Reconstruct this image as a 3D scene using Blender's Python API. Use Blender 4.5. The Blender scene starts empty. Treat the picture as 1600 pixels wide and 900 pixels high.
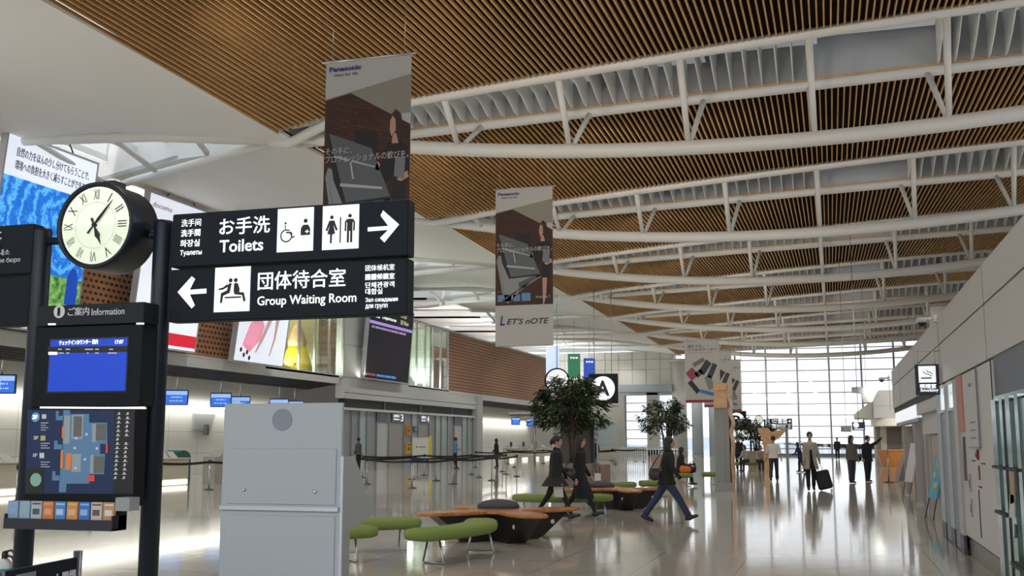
import bpy, bmesh, math, random
from mathutils import Vector, Matrix, Euler
PI = math.pi
random.seed(7)
S = bpy.context.scene
COL = S.collection

# ------------------------------------------------------------------ camera, sky, exposure
F = 1690.0
PITCH = math.atan(238 / F)
YAW = math.radians(16.39)
EYE = 1.6
cam_d = bpy.data.cameras.new('camera')
cam_d.sensor_width = 36.0
cam_d.lens = 36.0 * F / 1600
cam_d.clip_end = 3000
cam = bpy.data.objects.new('camera', cam_d)
COL.objects.link(cam)
cam.location = (0, 0, EYE)
cam.rotation_euler = (PI / 2 + PITCH, 0, YAW)
S.camera = cam
S.view_settings.view_transform = 'Standard'
S.view_settings.look = 'None'
S.view_settings.gamma = 1
S.view_settings.use_curve_mapping = False
S.view_settings.exposure = 0.0
try:
    S.cycles.use_denoising = True
    S.cycles.max_bounces = 7
    S.cycles.diffuse_bounces = 4
    S.cycles.sample_clamp_indirect = 6
except Exception:
    pass
wd = bpy.data.worlds.new('world'); S.world = wd; wd.use_nodes = True
nt = wd.node_tree
bg = nt.nodes['Background']
tc = nt.nodes.new('ShaderNodeTexCoord'); nz = nt.nodes.new('ShaderNodeTexNoise'); cr = nt.nodes.new('ShaderNodeValToRGB')
nz.inputs['Scale'].default_value = 2.5; nz.inputs['Detail'].default_value = 3
cr.color_ramp.elements[0].position = 0.3; cr.color_ramp.elements[0].color = (0.90, 0.94, 1.0, 1)
cr.color_ramp.elements[1].position = 0.7; cr.color_ramp.elements[1].color = (1, 1, 1, 1)
nt.links.new(tc.outputs['Generated'], nz.inputs['Vector']); nt.links.new(nz.outputs['Fac'], cr.inputs['Fac'])
nt.links.new(cr.outputs['Color'], bg.inputs['Color'])
bg.inputs['Strength'].default_value = 1.7

def area(name, loc, target, sx, sy, power, col=(1, .93, .82)):
    d = bpy.data.lights.new(name, 'AREA'); d.shape = 'RECTANGLE'; d.size = sx; d.size_y = sy
    d.energy = power; d.color = col
    o = bpy.data.objects.new(name, d); COL.objects.link(o); o.location = loc
    v = Vector(target) - Vector(loc)
    o.rotation_euler = v.to_track_quat('-Z', 'Y').to_euler()
    return o

def spot(name, loc, target, power, ang, col=(1, .92, .8), blend=.6, size=.15):
    d = bpy.data.lights.new(name, 'SPOT'); d.energy = power; d.color = col
    d.spot_size = math.radians(ang); d.spot_blend = blend; d.shadow_soft_size = size
    o = bpy.data.objects.new(name, d); COL.objects.link(o); o.location = loc
    v = Vector(target) - Vector(loc)
    o.rotation_euler = v.to_track_quat('-Z', 'Y').to_euler()
    return o

TY = [16.3] + [28.3 + 0.05 * i + 12.0 * i for i in range(8)]      # roof truss positions along the hall
# cove uplights standing on the canopy of the check-in side, washing the white ceiling
for y in (10, 24, 38, 52, 66, 80, 94, 108):
    area('canopy_uplight', (-27.5, y, 5.6), (-24.5, y, 11), 9, .4, 850, (1, .98, .93))
# truss floodlights and downlights, with an added fill row on the left
for i, y in enumerate(TY):
    for xs_, pw_ in (((-11.5, 500), (-6.5, 620), (-2.5, 420)) if i else ()):      # floodlights on the back of each truss, aimed down the hall at the next one
        spot('truss_flood', (xs_, y - 11.6, 9.15), (xs_ + .6, y, 9.9), pw_, 80, (1, .93, .82), .9, .2)
    spot('ceiling_downlight', (-20.5, y - 3.0, 10.9), (-21.5, y - 3.0, 0), 900, 130, (1, .97, .9), .9, .07)  # row added to brighten the left facade, no fittings there
    for xs_ in (-12, -5, 2.5):                                      # downlights recessed in the slat ceiling
        spot('ceiling_downlight', (xs_, y - 6.4, 10.35 if xs_ < -6 else 10.8), (xs_, y - 6.4, 0), 780, 130, (1, .95, .87), .9, .07)
# fill lights added to lift dark sides; none has a fitting
area('right_side_fill', (13.4, 34, 8.5), (-20, 38, 5), 60, 3, 1700, (.93, .97, 1))  # added side fill standing in for daylight; the wall has no window
area('rear_fill_light', (-4, -7.6, 7.5), (-4, 8, 2.5), 16, 4, 330, (.90, .95, 1))  # added broad fill from behind the camera for kiosk and floor
area('information_counter_fill', (3.6, 65.5, 4.6), (4.0, 69.5, 1.8), 3, .4, 170, (1, .95, .86))  # added lamp lifting the dark front of the counter drum
# strip lights over the check-in counters
area('counter_strip', (-28.6, 36, 3.1), (-28.9, 36, 0), 34, .15, 200, (1, .97, .85)).rotation_euler = (0, 0, PI / 2)
area('counter_strip', (-28.6, 92, 3.1), (-28.9, 92, 0), 24, .15, 150, (1, .97, .88)).rotation_euler = (0, 0, PI / 2)

# ------------------------------------------------------------------ picture point -> place in the hall
_cy, _sy, _cp, _sp = math.cos(YAW), math.sin(YAW), math.cos(PITCH), math.sin(PITCH)
def ray(x, y):
    u = (x - 800) / F; v = (450 - y) / F
    return (-_sy * _cp + u * _cy + v * _sy * _sp, _cy * _cp + u * _sy - v * _cy * _sp, _sp + v * _cp)
def atY(x, y, Y):
    d = ray(x, y); t = Y / d[1]; return Vector((t * d[0], Y, EYE + t * d[2]))
def atX(x, y, X):
    d = ray(x, y); t = X / d[0]; return Vector((X, t * d[1], EYE + t * d[2]))
def gz(x, y, z=0.0):
    d = ray(x, y); t = (z - EYE) / d[2]; return Vector((t * d[0], t * d[1], z))

# ------------------------------------------------------------------ materials
MATS = {}
def mat(name, col, rough=.5, metal=0.0, emit=0.0, noise=0.0, nscale=20.0, spec=None, bump=0.0, ecol=None, alpha=None):
    if name in MATS: return MATS[name]
    m = bpy.data.materials.new(name); m.use_nodes = True
    t = m.node_tree; b = t.nodes['Principled BSDF']
    c = (col[0], col[1], col[2], 1)
    b.inputs['Base Color'].default_value = c
    b.inputs['Roughness'].default_value = rough; b.inputs['Metallic'].default_value = metal
    if spec is not None: b.inputs['Specular IOR Level'].default_value = spec
    if emit:
        b.inputs['Emission Color'].default_value = (ecol or col) + (1,) if len(ecol or col) == 3 else (ecol or col)
        b.inputs['Emission Strength'].default_value = emit
    tcn = t.nodes.new('ShaderNodeTexCoord'); n = t.nodes.new('ShaderNodeTexNoise')
    n.inputs['Scale'].default_value = nscale; n.inputs['Detail'].default_value = 3
    t.links.new(tcn.outputs['Object'], n.inputs['Vector'])
    mx = t.nodes.new('ShaderNodeMix'); mx.data_type = 'RGBA'; mx.blend_type = 'MULTIPLY'
    k = max(noise, .03)
    mx.inputs['A'].default_value = c; mx.inputs['B'].default_value = (1 - k * 1.6, 1 - k * 1.6, 1 - k * 1.6, 1)
    t.links.new(n.outputs['Fac'], mx.inputs['Factor']); t.links.new(mx.outputs['Result'], b.inputs['Base Color'])
    if bump:
        bp = t.nodes.new('ShaderNodeBump'); bp.inputs['Strength'].default_value = bump; bp.inputs['Distance'].default_value = .01
        t.links.new(n.outputs['Fac'], bp.inputs['Height']); t.links.new(bp.outputs['Normal'], b.inputs['Normal'])
    if alpha is not None: b.inputs['Alpha'].default_value = alpha
    MATS[name] = m
    return m

def glass(name, col, rough=.02, trans=.85):
    if name in MATS: return MATS[name]
    m = bpy.data.materials.new(name); m.use_nodes = True
    t = m.node_tree; t.nodes.clear()
    o = t.nodes.new('ShaderNodeOutputMaterial'); mx = t.nodes.new('ShaderNodeMixShader')
    tr = t.nodes.new('ShaderNodeBsdfTransparent'); g = t.nodes.new('ShaderNodeBsdfGlossy')
    fr = t.nodes.new('ShaderNodeLayerWeight'); pw = t.nodes.new('ShaderNodeMath'); pw.operation = 'POWER'; pw.inputs[1].default_value = 4.5
    mt = t.nodes.new('ShaderNodeMath'); mt.operation = 'ADD'; mt.use_clamp = True; t.links.new(fr.outputs['Facing'], pw.inputs[0])
    tr.inputs['Color'].default_value = (*col, 1); g.inputs['Roughness'].default_value = rough
    mt.inputs[1].default_value = 1 - trans
    t.links.new(pw.outputs[0], mt.inputs[0]); t.links.new(mt.outputs[0], mx.inputs[0])
    t.links.new(tr.outputs[0], mx.inputs[1]); t.links.new(g.outputs[0], mx.inputs[2]); t.links.new(mx.outputs[0], o.inputs[0])
    MATS[name] = m
    return m

def tiles(name, c1, c2, mortar, sx, sy, msize, rough, rough2=None, bump=.0, coord='Object', wall=False):
    """floor or wall cladding made of a brick texture in place coordinates"""
    m = bpy.data.materials.new(name); m.use_nodes = True
    t = m.node_tree; b = t.nodes['Principled BSDF']
    g = t.nodes.new('ShaderNodeTexCoord'); bt = t.nodes.new('ShaderNodeTexBrick')
    bt.offset = 0.0; bt.inputs['Color1'].default_value = (*c1, 1); bt.inputs['Color2'].default_value = (*c2, 1)
    bt.inputs['Mortar'].default_value = (*mortar, 1); bt.inputs['Scale'].default_value = 1
    bt.inputs['Mortar Size'].default_value = msize; bt.inputs['Brick Width'].default_value = sx; bt.inputs['Row Height'].default_value = sy
    if wall:
        sp = t.nodes.new('ShaderNodeSeparateXYZ'); cb = t.nodes.new('ShaderNodeCombineXYZ'); t.links.new(g.outputs[coord], sp.inputs[0])
        t.links.new(sp.outputs['Y'], cb.inputs['X']); t.links.new(sp.outputs['Z'], cb.inputs['Y']); t.links.new(cb.outputs[0], bt.inputs['Vector'])
    else: t.links.new(g.outputs[coord], bt.inputs['Vector'])
    t.links.new(bt.outputs['Color'], b.inputs['Base Color'])
    n = t.nodes.new('ShaderNodeTexNoise'); n.inputs['Scale'].default_value = 1.6
    t.links.new(g.outputs[coord], n.inputs['Vector'])
    mr = t.nodes.new('ShaderNodeMapRange'); mr.inputs['To Min'].default_value = rough; mr.inputs['To Max'].default_value = rough2 or rough
    t.links.new(n.outputs['Fac'], mr.inputs['Value']); t.links.new(mr.outputs[0], b.inputs['Roughness'])
    if bump:
        n2 = t.nodes.new('ShaderNodeTexNoise'); n2.inputs['Scale'].default_value = 3.0; n2.inputs['Detail'].default_value = 4
        mp = t.nodes.new('ShaderNodeMapping')
        t.links.new(g.outputs[coord], mp.inputs['Vector']); t.links.new(mp.outputs[0], n2.inputs['Vector'])
        bp = t.nodes.new('ShaderNodeBump'); bp.inputs['Strength'].default_value = bump; bp.inputs['Distance'].default_value = .004
        t.links.new(n2.outputs['Fac'], bp.inputs['Height']); t.links.new(bp.outputs['Normal'], b.inputs['Normal'])
    MATS[name] = m
    return m

def woodmat(name, ca, cb, rough=.45, scale=(30, 2, 30)):
    m = bpy.data.materials.new(name); m.use_nodes = True
    t = m.node_tree; b = t.nodes['Principled BSDF']; b.inputs['Roughness'].default_value = rough
    g = t.nodes.new('ShaderNodeTexCoord'); mp = t.nodes.new('ShaderNodeMapping'); mp.inputs['Scale'].default_value = scale
    n = t.nodes.new('ShaderNodeTexNoise'); n.inputs['Scale'].default_value = 1; n.inputs['Detail'].default_value = 4
    r = t.nodes.new('ShaderNodeValToRGB'); r.color_ramp.elements[0].color = (*ca, 1); r.color_ramp.elements[1].color = (*cb, 1)
    r.color_ramp.elements[0].position = .35; r.color_ramp.elements[1].position = .65
    t.links.new(g.outputs['Object'], mp.inputs['Vector']); t.links.new(mp.outputs[0], n.inputs['Vector'])
    t.links.new(n.outputs['Fac'], r.inputs['Fac']); t.links.new(r.outputs['Color'], b.inputs['Base Color'])
    MATS[name] = m
    return m

M_white = mat('white_steel', (.70, .685, .65), .45)
M_ceil = mat('ceiling_white', (.80, .80, .78), .8)
M_dark = mat('sign_charcoal', (.008, .013, .020), .6, spec=.2)
M_post = mat('post_charcoal', (.012, .018, .030), .4, spec=.35)
M_lit = mat('lit_white', (.9, .92, .93), .5, emit=.62, ecol=(.93, .96, 1))
M_litd = mat('lit_letters', (.9, .92, .93), .5, emit=.85, ecol=(.95, .97, 1))
M_ink = mat('black_ink', (.012, .012, .016), .6)
M_blk = mat('black', (.01, .01, .012), .5)
M_chrome = mat('brushed_steel', (.55, .56, .58), .28, 1.0)
M_wood = woodmat('ceiling_slat_wood', (.56, .315, .115), (.70, .415, .17), .55, (25, .6, 25))
M_woodback = mat('ceiling_slat_backing', (.018, .011, .007), .95, spec=.1)
M_wall = mat('wall_white_panel', (.50, .51, .50), .5)
M_grey = mat('grey_panel', (.33, .35, .36), .5)
M_green = mat('bench_fabric_green', (.20, .275, .07), .9, noise=.16, nscale=60, bump=.3)
M_oak = woodmat('table_wood', (.34, .12, .035), (.50, .20, .07), .25, (3, 22, 3))
M_pale = woodmat('pale_oak', (.55, .30, .12), (.66, .40, .19), .35, (4, 20, 4))
M_black = mat('black_laminate', (.012, .010, .010), .35)
M_belt = mat('belt_black', (.008, .008, .010), .7)
M_leaf = mat('leaf_green', (.032, .062, .016), .55, noise=.35, nscale=4)
M_bark = mat('bark', (.09, .06, .04), .9, noise=.3)
M_stone = mat('planter_stone', (.22, .20, .175), .7, noise=.2, nscale=60)
M_skin = mat('skin', (.42, .25, .17), .6)
M_hair = mat('hair_black', (.008, .007, .007), .5)
M_floor = tiles('polished_floor_tile', (.48, .46, .415), (.50, .48, .43), (.20, .18, .15), 1.2, 1.2, .007, .05, .10, bump=.10)
M_cladl = tiles('check_in_cladding', (.62, .63, .60), (.64, .65, .62), (.34, .34, .32), 2.4, 1.0, .012, .5, wall=True)

# ------------------------------------------------------------------ mesh building
class MB:
    def __init__(s): s.v = []; s.f = []; s.sm = []
    def add(s, vs, fs, smooth=False, M=None):
        b = len(s.v)
        s.v += [tuple(M @ Vector(p)) if M else tuple(p) for p in vs]
        s.f += [tuple(i + b for i in f) for f in fs]; s.sm += [smooth] * len(fs)
        return s
    def box(s, x0, x1, y0, y1, z0, z1, M=None):
        vs = [(x0, y0, z0), (x1, y0, z0), (x1, y1, z0), (x0, y1, z0), (x0, y0, z1), (x1, y0, z1), (x1, y1, z1), (x0, y1, z1)]
        return s.add(vs, [(0, 3, 2, 1), (4, 5, 6, 7), (0, 1, 5, 4), (1, 2, 6, 5), (2, 3, 7, 6), (3, 0, 4, 7)], M=M)
    def bbox(s, x0, x1, y0, y1, z0, z1, r=.01, M=None):
        """box with chamfered upright edges and top/bottom rims"""
        def ring(i, z): return [(x0 + i + r, y0 + i, z), (x1 - i - r, y0 + i, z), (x1 - i, y0 + i + r, z), (x1 - i, y1 - i - r, z), (x1 - i - r, y1 - i, z), (x0 + i + r, y1 - i, z), (x0 + i, y1 - i - r, z), (x0 + i, y0 + i + r, z)]
        rs = [ring(r, z0), ring(0, z0 + r), ring(0, z1 - r), ring(r, z1)]
        vs = sum(rs, []); fs = [tuple(range(7, -1, -1)), tuple(range(24, 32))]
        for k in range(3):
            for i in range(8): fs.append((k * 8 + i, k * 8 + (i + 1) % 8, (k + 1) * 8 + (i + 1) % 8, (k + 1) * 8 + i))
        return s.add(vs, fs, M=M)
    def quad(s, a, b, c, d): return s.add([a, b, c, d], [(0, 1, 2, 3)])
    def tube(s, pts, r, n=10, M=None, cap=True):
        pts = [Vector(p) for p in pts]; rr = r if isinstance(r, (list, tuple)) else [r] * len(pts)
        vs = []; fs = []
        up = None
        for i, p in enumerate(pts):
            d = (pts[min(i + 1, len(pts) - 1)] - pts[max(i - 1, 0)]).normalized()
            if up is None:
                up = Vector((0, 0, 1)) if abs(d.z) < .9 else Vector((1, 0, 0))
            a = d.cross(up).normalized(); b = a.cross(d).normalized(); up = b
            for k in range(n):
                t = 2 * PI * k / n; vs.append(p + (a * math.cos(t) + b * math.sin(t)) * rr[i])
        for i in range(len(pts) - 1):
            for k in range(n):
                fs.append((i * n + k, i * n + (k + 1) % n, (i + 1) * n + (k + 1) % n, (i + 1) * n + k))
        s.add(vs, fs, True, M)
        if cap:
            b = len(s.v) - len(vs)
            s.f += [tuple(b + k for k in range(n - 1, -1, -1)), tuple(b + (len(pts) - 1) * n + k for k in range(n))]; s.sm += [False, False]
        return s
    def prism(s, poly, y0, y1, M=None, smooth=False):
        """polygon in x,z pushed along y"""
        n = len(poly)
        vs = [(x, y0, z) for x, z in poly] + [(x, y1, z) for x, z in poly]
        s.add(vs, [tuple(range(n)), tuple(range(2 * n - 1, n - 1, -1))], M=M)
        s.add(vs, [(i, (i + 1) % n, n + (i + 1) % n, n + i)[::-1] for i in range(n)], smooth, M)
        return s
    def plate(s, poly, z0, z1, M=None, smooth=False):
        n = len(poly)
        vs = [(x, y, z0) for x, y in poly] + [(x, y, z1) for x, y in poly]
        s.add(vs, [tuple(range(n - 1, -1, -1)), tuple(range(n, 2 * n))], M=M)
        s.add(vs, [(i, (i + 1) % n, n + (i + 1) % n, n + i) for i in range(n)], smooth, M)
        return s
    def lathe(s, prof, n=20, M=None, smooth=True):
        vs = []; fs = []
        for r, z in prof:
            for k in range(n): vs.append((r * math.cos(2 * PI * k / n), r * math.sin(2 * PI * k / n), z))
        for i in range(len(prof) - 1):
            for k in range(n): fs.append((i * n + k, i * n + (k + 1) % n, (i + 1) * n + (k + 1) % n, (i + 1) * n + k))
        s.add(vs, fs, smooth, M)
        b = len(s.v) - len(vs)
        s.f += [tuple(b + k for k in range(n - 1, -1, -1)), tuple(b + (len(prof) - 1) * n + k for k in range(n))]; s.sm += [False, False]
        return s
    def ell(s, c, r, M=None, n=14, m=9):
        vs = []; fs = []
        for i in range(m + 1):
            t = PI * i / m
            for k in range(n):
                a = 2 * PI * k / n
                vs.append((c[0] + r[0] * math.sin(t) * math.cos(a), c[1] + r[1] * math.sin(t) * math.sin(a), c[2] - r[2] * math.cos(t)))
        for i in range(m):
            for k in range(n): fs.append((i * n + k, i * n + (k + 1) % n, (i + 1) * n + (k + 1) % n, (i + 1) * n + k))
        return s.add(vs, fs, True, M)
    def loft(s, secs, n=18, M=None):
        """stack of elliptical rings (cx, cy, z, rx, ry)"""
        vs = []; fs = []
        for cx, cy, z, rx, ry in secs:
            for k in range(n): vs.append((cx + rx * math.cos(2 * PI * k / n), cy + ry * math.sin(2 * PI * k / n), z))
        for i in range(len(secs) - 1):
            for k in range(n): fs.append((i * n + k, i * n + (k + 1) % n, (i + 1) * n + (k + 1) % n, (i + 1) * n + k))
        fs += [tuple(range(n - 1, -1, -1)), tuple((len(secs) - 1) * n + k for k in range(n))]
        return s.add(vs, fs, True, M)
    def text(s, body, u0, v0, u1, v1, y=-.004, ext=.003, bold=0.0, shear=0.0):
        """writing fitted to a rectangle of the local x,z plane, read from -y"""
        if bold and any(ord(c) > 0x2000 for c in body):     # heavier strokes for ideographs: the same writing laid over itself with small shifts
            b = bold * .9; h = (v1 - v0)
            for i_, (dx, dz) in enumerate(((-b, 0), (b, 0), (0, b), (0, -b))):
                s.text(body, u0 + dx * h, v0 + dz * h, u1 + dx * h, v1 + dz * h, y - i_ * .0006, ext, 0.0, shear)
            return s
        vs, fs = glyphs(body, bold, shear)
        if not vs: return s
        x0 = min(p[0] for p in vs); x1 = max(p[0] for p in vs); z0 = min(p[1] for p in vs); z1 = max(p[1] for p in vs)
        kx = (u1 - u0) / max(x1 - x0, 1e-6); kz = (v1 - v0) / max(z1 - z0, 1e-6)
        zz = [p[2] for p in vs]; a, b = min(zz), max(zz); kd = 0 if b - a < 1e-6 else ext / (b - a)
        return s.add([(u0 + (p[0] - x0) * kx, y - (p[2] - a) * kd, v0 + (p[1] - z0) * kz) for p in vs], fs)
    def build(s, name, m, parent=None, loc=None):
        me = bpy.data.meshes.new(name); me.from_pydata(s.v, [], s.f)
        me.polygons.foreach_set('use_smooth', s.sm); me.materials.append(m); me.update()
        o = bpy.data.objects.new(name, me); COL.objects.link(o)
        if parent: o.parent = parent
        if loc: o.location = loc
        return o

_gl = {}
def glyphs(body, bold=0.0, shear=0.0):
    k = (body, bold, shear)
    if k not in _gl:
        c = bpy.data.curves.new('writing', 'FONT'); c.body = body; c.size = 1; c.resolution_u = 3
        c.offset = bold; c.shear = shear; c.extrude = .01; c.space_line = 1.0
        o = bpy.data.objects.new('writing', c); COL.objects.link(o)
        me = bpy.data.meshes.new_from_object(o)
        _gl[k] = ([tuple(v.co) for v in me.vertices], [tuple(p.vertices) for p in me.polygons])
        bpy.data.objects.remove(o); bpy.data.curves.remove(c); bpy.data.meshes.remove(me)
    return _gl[k]

def bars(mb, x0, x1, z, h, d=-.02, seed=1):
    r = random.Random(seed); x = x0
    while x < x1:
        w_ = r.uniform(.6, 2.2) * h; mb.box(x, min(x + w_, x1), d, d + .006, z, z + h); x += w_ + r.uniform(.3, .8) * h
    return mb
def thing(name, label, cat, loc=(0, 0, 0), rotz=0.0, group=None, rotx=0.0):
    o = bpy.data.objects.new(name, None); COL.objects.link(o); o.empty_display_size = .1
    o.location = loc; o.rotation_euler = (rotx, 0, rotz)
    o['label'] = label; o['category'] = cat
    if group: o['group'] = group
    return o
def tag(o, label, cat, group=None, kind=None):
    o['label'] = label; o['category'] = cat
    if group: o['group'] = group
    if kind: o['kind'] = kind
    return o
def struct(name, mb, m, label=None, parent=None):
    o = mb.build(name, m, parent)
    if not parent: o['kind'] = 'structure'
    if label: o['label'] = label
    return o
def sthing(name, label=None):
    o = bpy.data.objects.new(name, None); COL.objects.link(o); o['kind'] = 'structure'
    if label: o['label'] = label
    return o
def dup(root, loc=None, rotz=None, label=None, scale=None):
    r = root.copy(); COL.objects.link(r)
    if loc is not None: r.location = loc
    if rotz is not None: r.rotation_euler = (root.rotation_euler[0], 0, rotz)
    if scale: r.scale = (scale, scale, scale) if not isinstance(scale, tuple) else scale
    if label: r['label'] = label
    for ch in list(root.children):
        c = ch.copy(); COL.objects.link(c); c.parent = r
        for g in list(ch.children):
            d = g.copy(); COL.objects.link(d); d.parent = c
    return r
def rot(ax, deg): return Matrix.Rotation(math.radians(deg), 4, ax)
def tr(x, y, z): return Matrix.Translation((x, y, z))

# ------------------------------------------------------------------ the hall
struct('floor', MB().box(-40, 18, -24, 114.9, -.3, 0), M_floor, 'polished beige floor tiles of the departure hall')
YE = 113.0
DZF = [.25, .30, -.16, -.08] + [0.0] * 6; DZR = [.15, .18, -.08] + [0.0] * 7; DZB = [.15, .18, -.04] + [0.0] * 7   # the roof line is not quite level along the hall
def _w(X): return max(0.0, min(1.0, (X + 15.6) / 2.5))
def zf(i): return lambda X: 11.45 + .064 * X - .0010 * X * X + DZF[i] * _w(X)
def zb(i): return lambda X: 10.98 + .036 * X + DZR[i] * _w(X)
def zl(i): return lambda X: 9.14 + .0068 * (X + 1.5) ** 2 + DZB[i]
z_front, z_back, z_bot = zf(5), zb(5), zl(5)
XS = [-15 + .165 * i for i in range(200)]
def slat_bay(ya, yb, za, zb, n):
    mb = MB()
    for X in XS:
        if X > 15: break
        a = za(X); b = zb(X); w = .019; h = .085
        vs = [(X - w, ya, a), (X + w, ya, a), (X + w, yb, b), (X - w, yb, b), (X - w, ya, a + h), (X + w, ya, a + h), (X + w, yb, b + h), (X - w, yb, b + h)]
        mb.add(vs, [(0, 3, 2, 1), (4, 5, 6, 7), (0, 1, 5, 4), (1, 2, 6, 5), (2, 3, 7, 6), (3, 0, 4, 7)])
    o = struct('ceiling', mb, M_wood, 'timber slat ceiling bay')
    bk = MB()
    P = [-15.03 + i * 3.0 for i in range(11)]
    for i in range(10):
        x0, x1 = P[i], P[i + 1]; g = .13
        vs = [(x0, ya, za(x0) + g), (x1, ya, za(x1) + g), (x1, yb, zb(x1) + g), (x0, yb, zb(x0) + g)]
        vs += [(a, b, c + .12) for a, b, c in vs]
        bk.add(vs, [(0, 3, 2, 1), (4, 5, 6, 7), (0, 1, 5, 4), (1, 2, 6, 5), (2, 3, 7, 6), (3, 0, 4, 7)])
    bk.build('backing_board', M_woodback, o)
HW = 1.2
prev = -8.0
for i, y in enumerate(TY):
    slat_bay(prev, y - HW, zb(max(i - 1, 0)), zf(i), i)
    prev = y + HW
# slot over every truss: pale lining, with rows of white baffles hung in it
M_slot = mat('slot_lining', (.40, .41, .42), .6)
M_sky = mat('skylight_fill_panel', (.7, .72, .75), .6, emit=.16, ecol=(.85, .90, 1.0))  # glow added to the slot panels as ambient fill, standing in for daylight
M_baf = mat('baffle_white', (.85, .84, .80), .5)
for i, y in enumerate(TY):
    z_front, z_back = zf(i), zb(i)
    mb = MB()
    for k in range(10):
        x0 = -15 + 3 * k; x1 = x0 + 3
        ya, yb = y - HW + .0, y + HW
        a0, a1 = z_front(x0) + .75, z_front(x1) + .75
        # sloped lid and both upstands
        vs = [(x0, ya, a0), (x1, ya, a1), (x1, yb, a1), (x0, yb, a0), (x0, ya, a0 + .1), (x1, ya, a1 + .1), (x1, yb, a1 + .1), (x0, yb, a0 + .1)]
        mb.add(vs, [(0, 3, 2, 1), (4, 5, 6, 7), (0, 1, 5, 4), (1, 2, 6, 5), (2, 3, 7, 6), (3, 0, 4, 7)])
        for yy, zq in ((ya, z_front), (yb, z_back)):
            b0, b1 = zq(x0) + .1, zq(x1) + .1
            vs = [(x0, yy - .03, b0), (x1, yy - .03, b1), (x1, yy + .03, b1), (x0, yy + .03, b0), (x0, yy - .03, a0), (x1, yy - .03, a1), (x1, yy + .03, a1), (x0, yy + .03, a0)]
            mb.add(vs, [(0, 3, 2, 1), (4, 5, 6, 7), (0, 1, 5, 4), (1, 2, 6, 5), (2, 3, 7, 6), (3, 0, 4, 7)])
    mb.box(-15.1, -15, y - HW, y + HW, 10.5, 11.3)
    o = struct('ceiling_slot', mb, M_slot, 'pale lined slot in the timber ceiling above a truss')
    fb = MB()
    X = -14.6
    while X < 9:
        if not (0.1 < X < 3.0):
            fz, bz = z_front(X), z_back(X)
            pts = [(y - HW + .12, fz + .06), (y - HW + .12, fz + .62), (y + HW - .10, fz + .62), (y + HW - .1, bz + .12), (y + HW - .5, bz + .10), (y - .1, bz + .32)]
            vs = [(X - .012, a, b) for a, b in pts] + [(X + .012, a, b) for a, b in pts]
            n = 6
            fb.add(vs, [tuple(range(n)), tuple(range(2 * n - 1, n - 1, -1))] + [(k, n + k, n + (k + 1) % n, (k + 1) % n) for k in range(n)])
        X += .41
    fb.build('baffle_row', M_baf, o)
    dl = MB()
    for k in range(9): dl.box(-14.6 + 3 * k, -12.0 + 3 * k, y - HW + .1, y + HW - .1, z_front(-14.6 + 3 * k) + .70, z_front(-14.6 + 3 * k) + .72)
    dl.build('skylight_fill_panel', M_sky, o)
    tb = MB()                                    # timber edge trim along the rear of the slot
    tb.tube([(X_, y + HW - .02, z_back(X_) + .17) for X_ in range(-14, 16, 2)], .035, 6)
    tb.build('timber_edge', M_wood, o)

# white side ceiling over the check-in side, folded, with tapering roof openings beyond each truss
XF = -21.3
def z_side(X): return 10.40 + (-15 - X) * .127 if X > XF else 11.2 + (XF - X) * .03
ys = TY + [128]
def slab(pts, th=.15):
    n = len(pts)
    mb = MB(); vs = [tuple(p) for p in pts] + [(p[0], p[1], p[2] + th) for p in pts]
    mb.add(vs, [tuple(range(n - 1, -1, -1)), tuple(range(n, 2 * n))] + [(k, (k + 1) % n, n + (k + 1) % n, n + k) for k in range(n)])
    return mb
def slab_add(mb, pts, th=.15):
    n = len(pts); vs = [tuple(p) for p in pts] + [(p[0], p[1], p[2] + th) for p in pts]
    mb.add(vs, [tuple(range(n - 1, -1, -1)), tuple(range(n, 2 * n))] + [(k, (k + 1) % n, n + (k + 1) % n, n + k) for k in range(n)])
XE = -34.0
def slot_w(X): return .12 + (-15 - X) * .50 if X > -27 else 6.12
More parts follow.
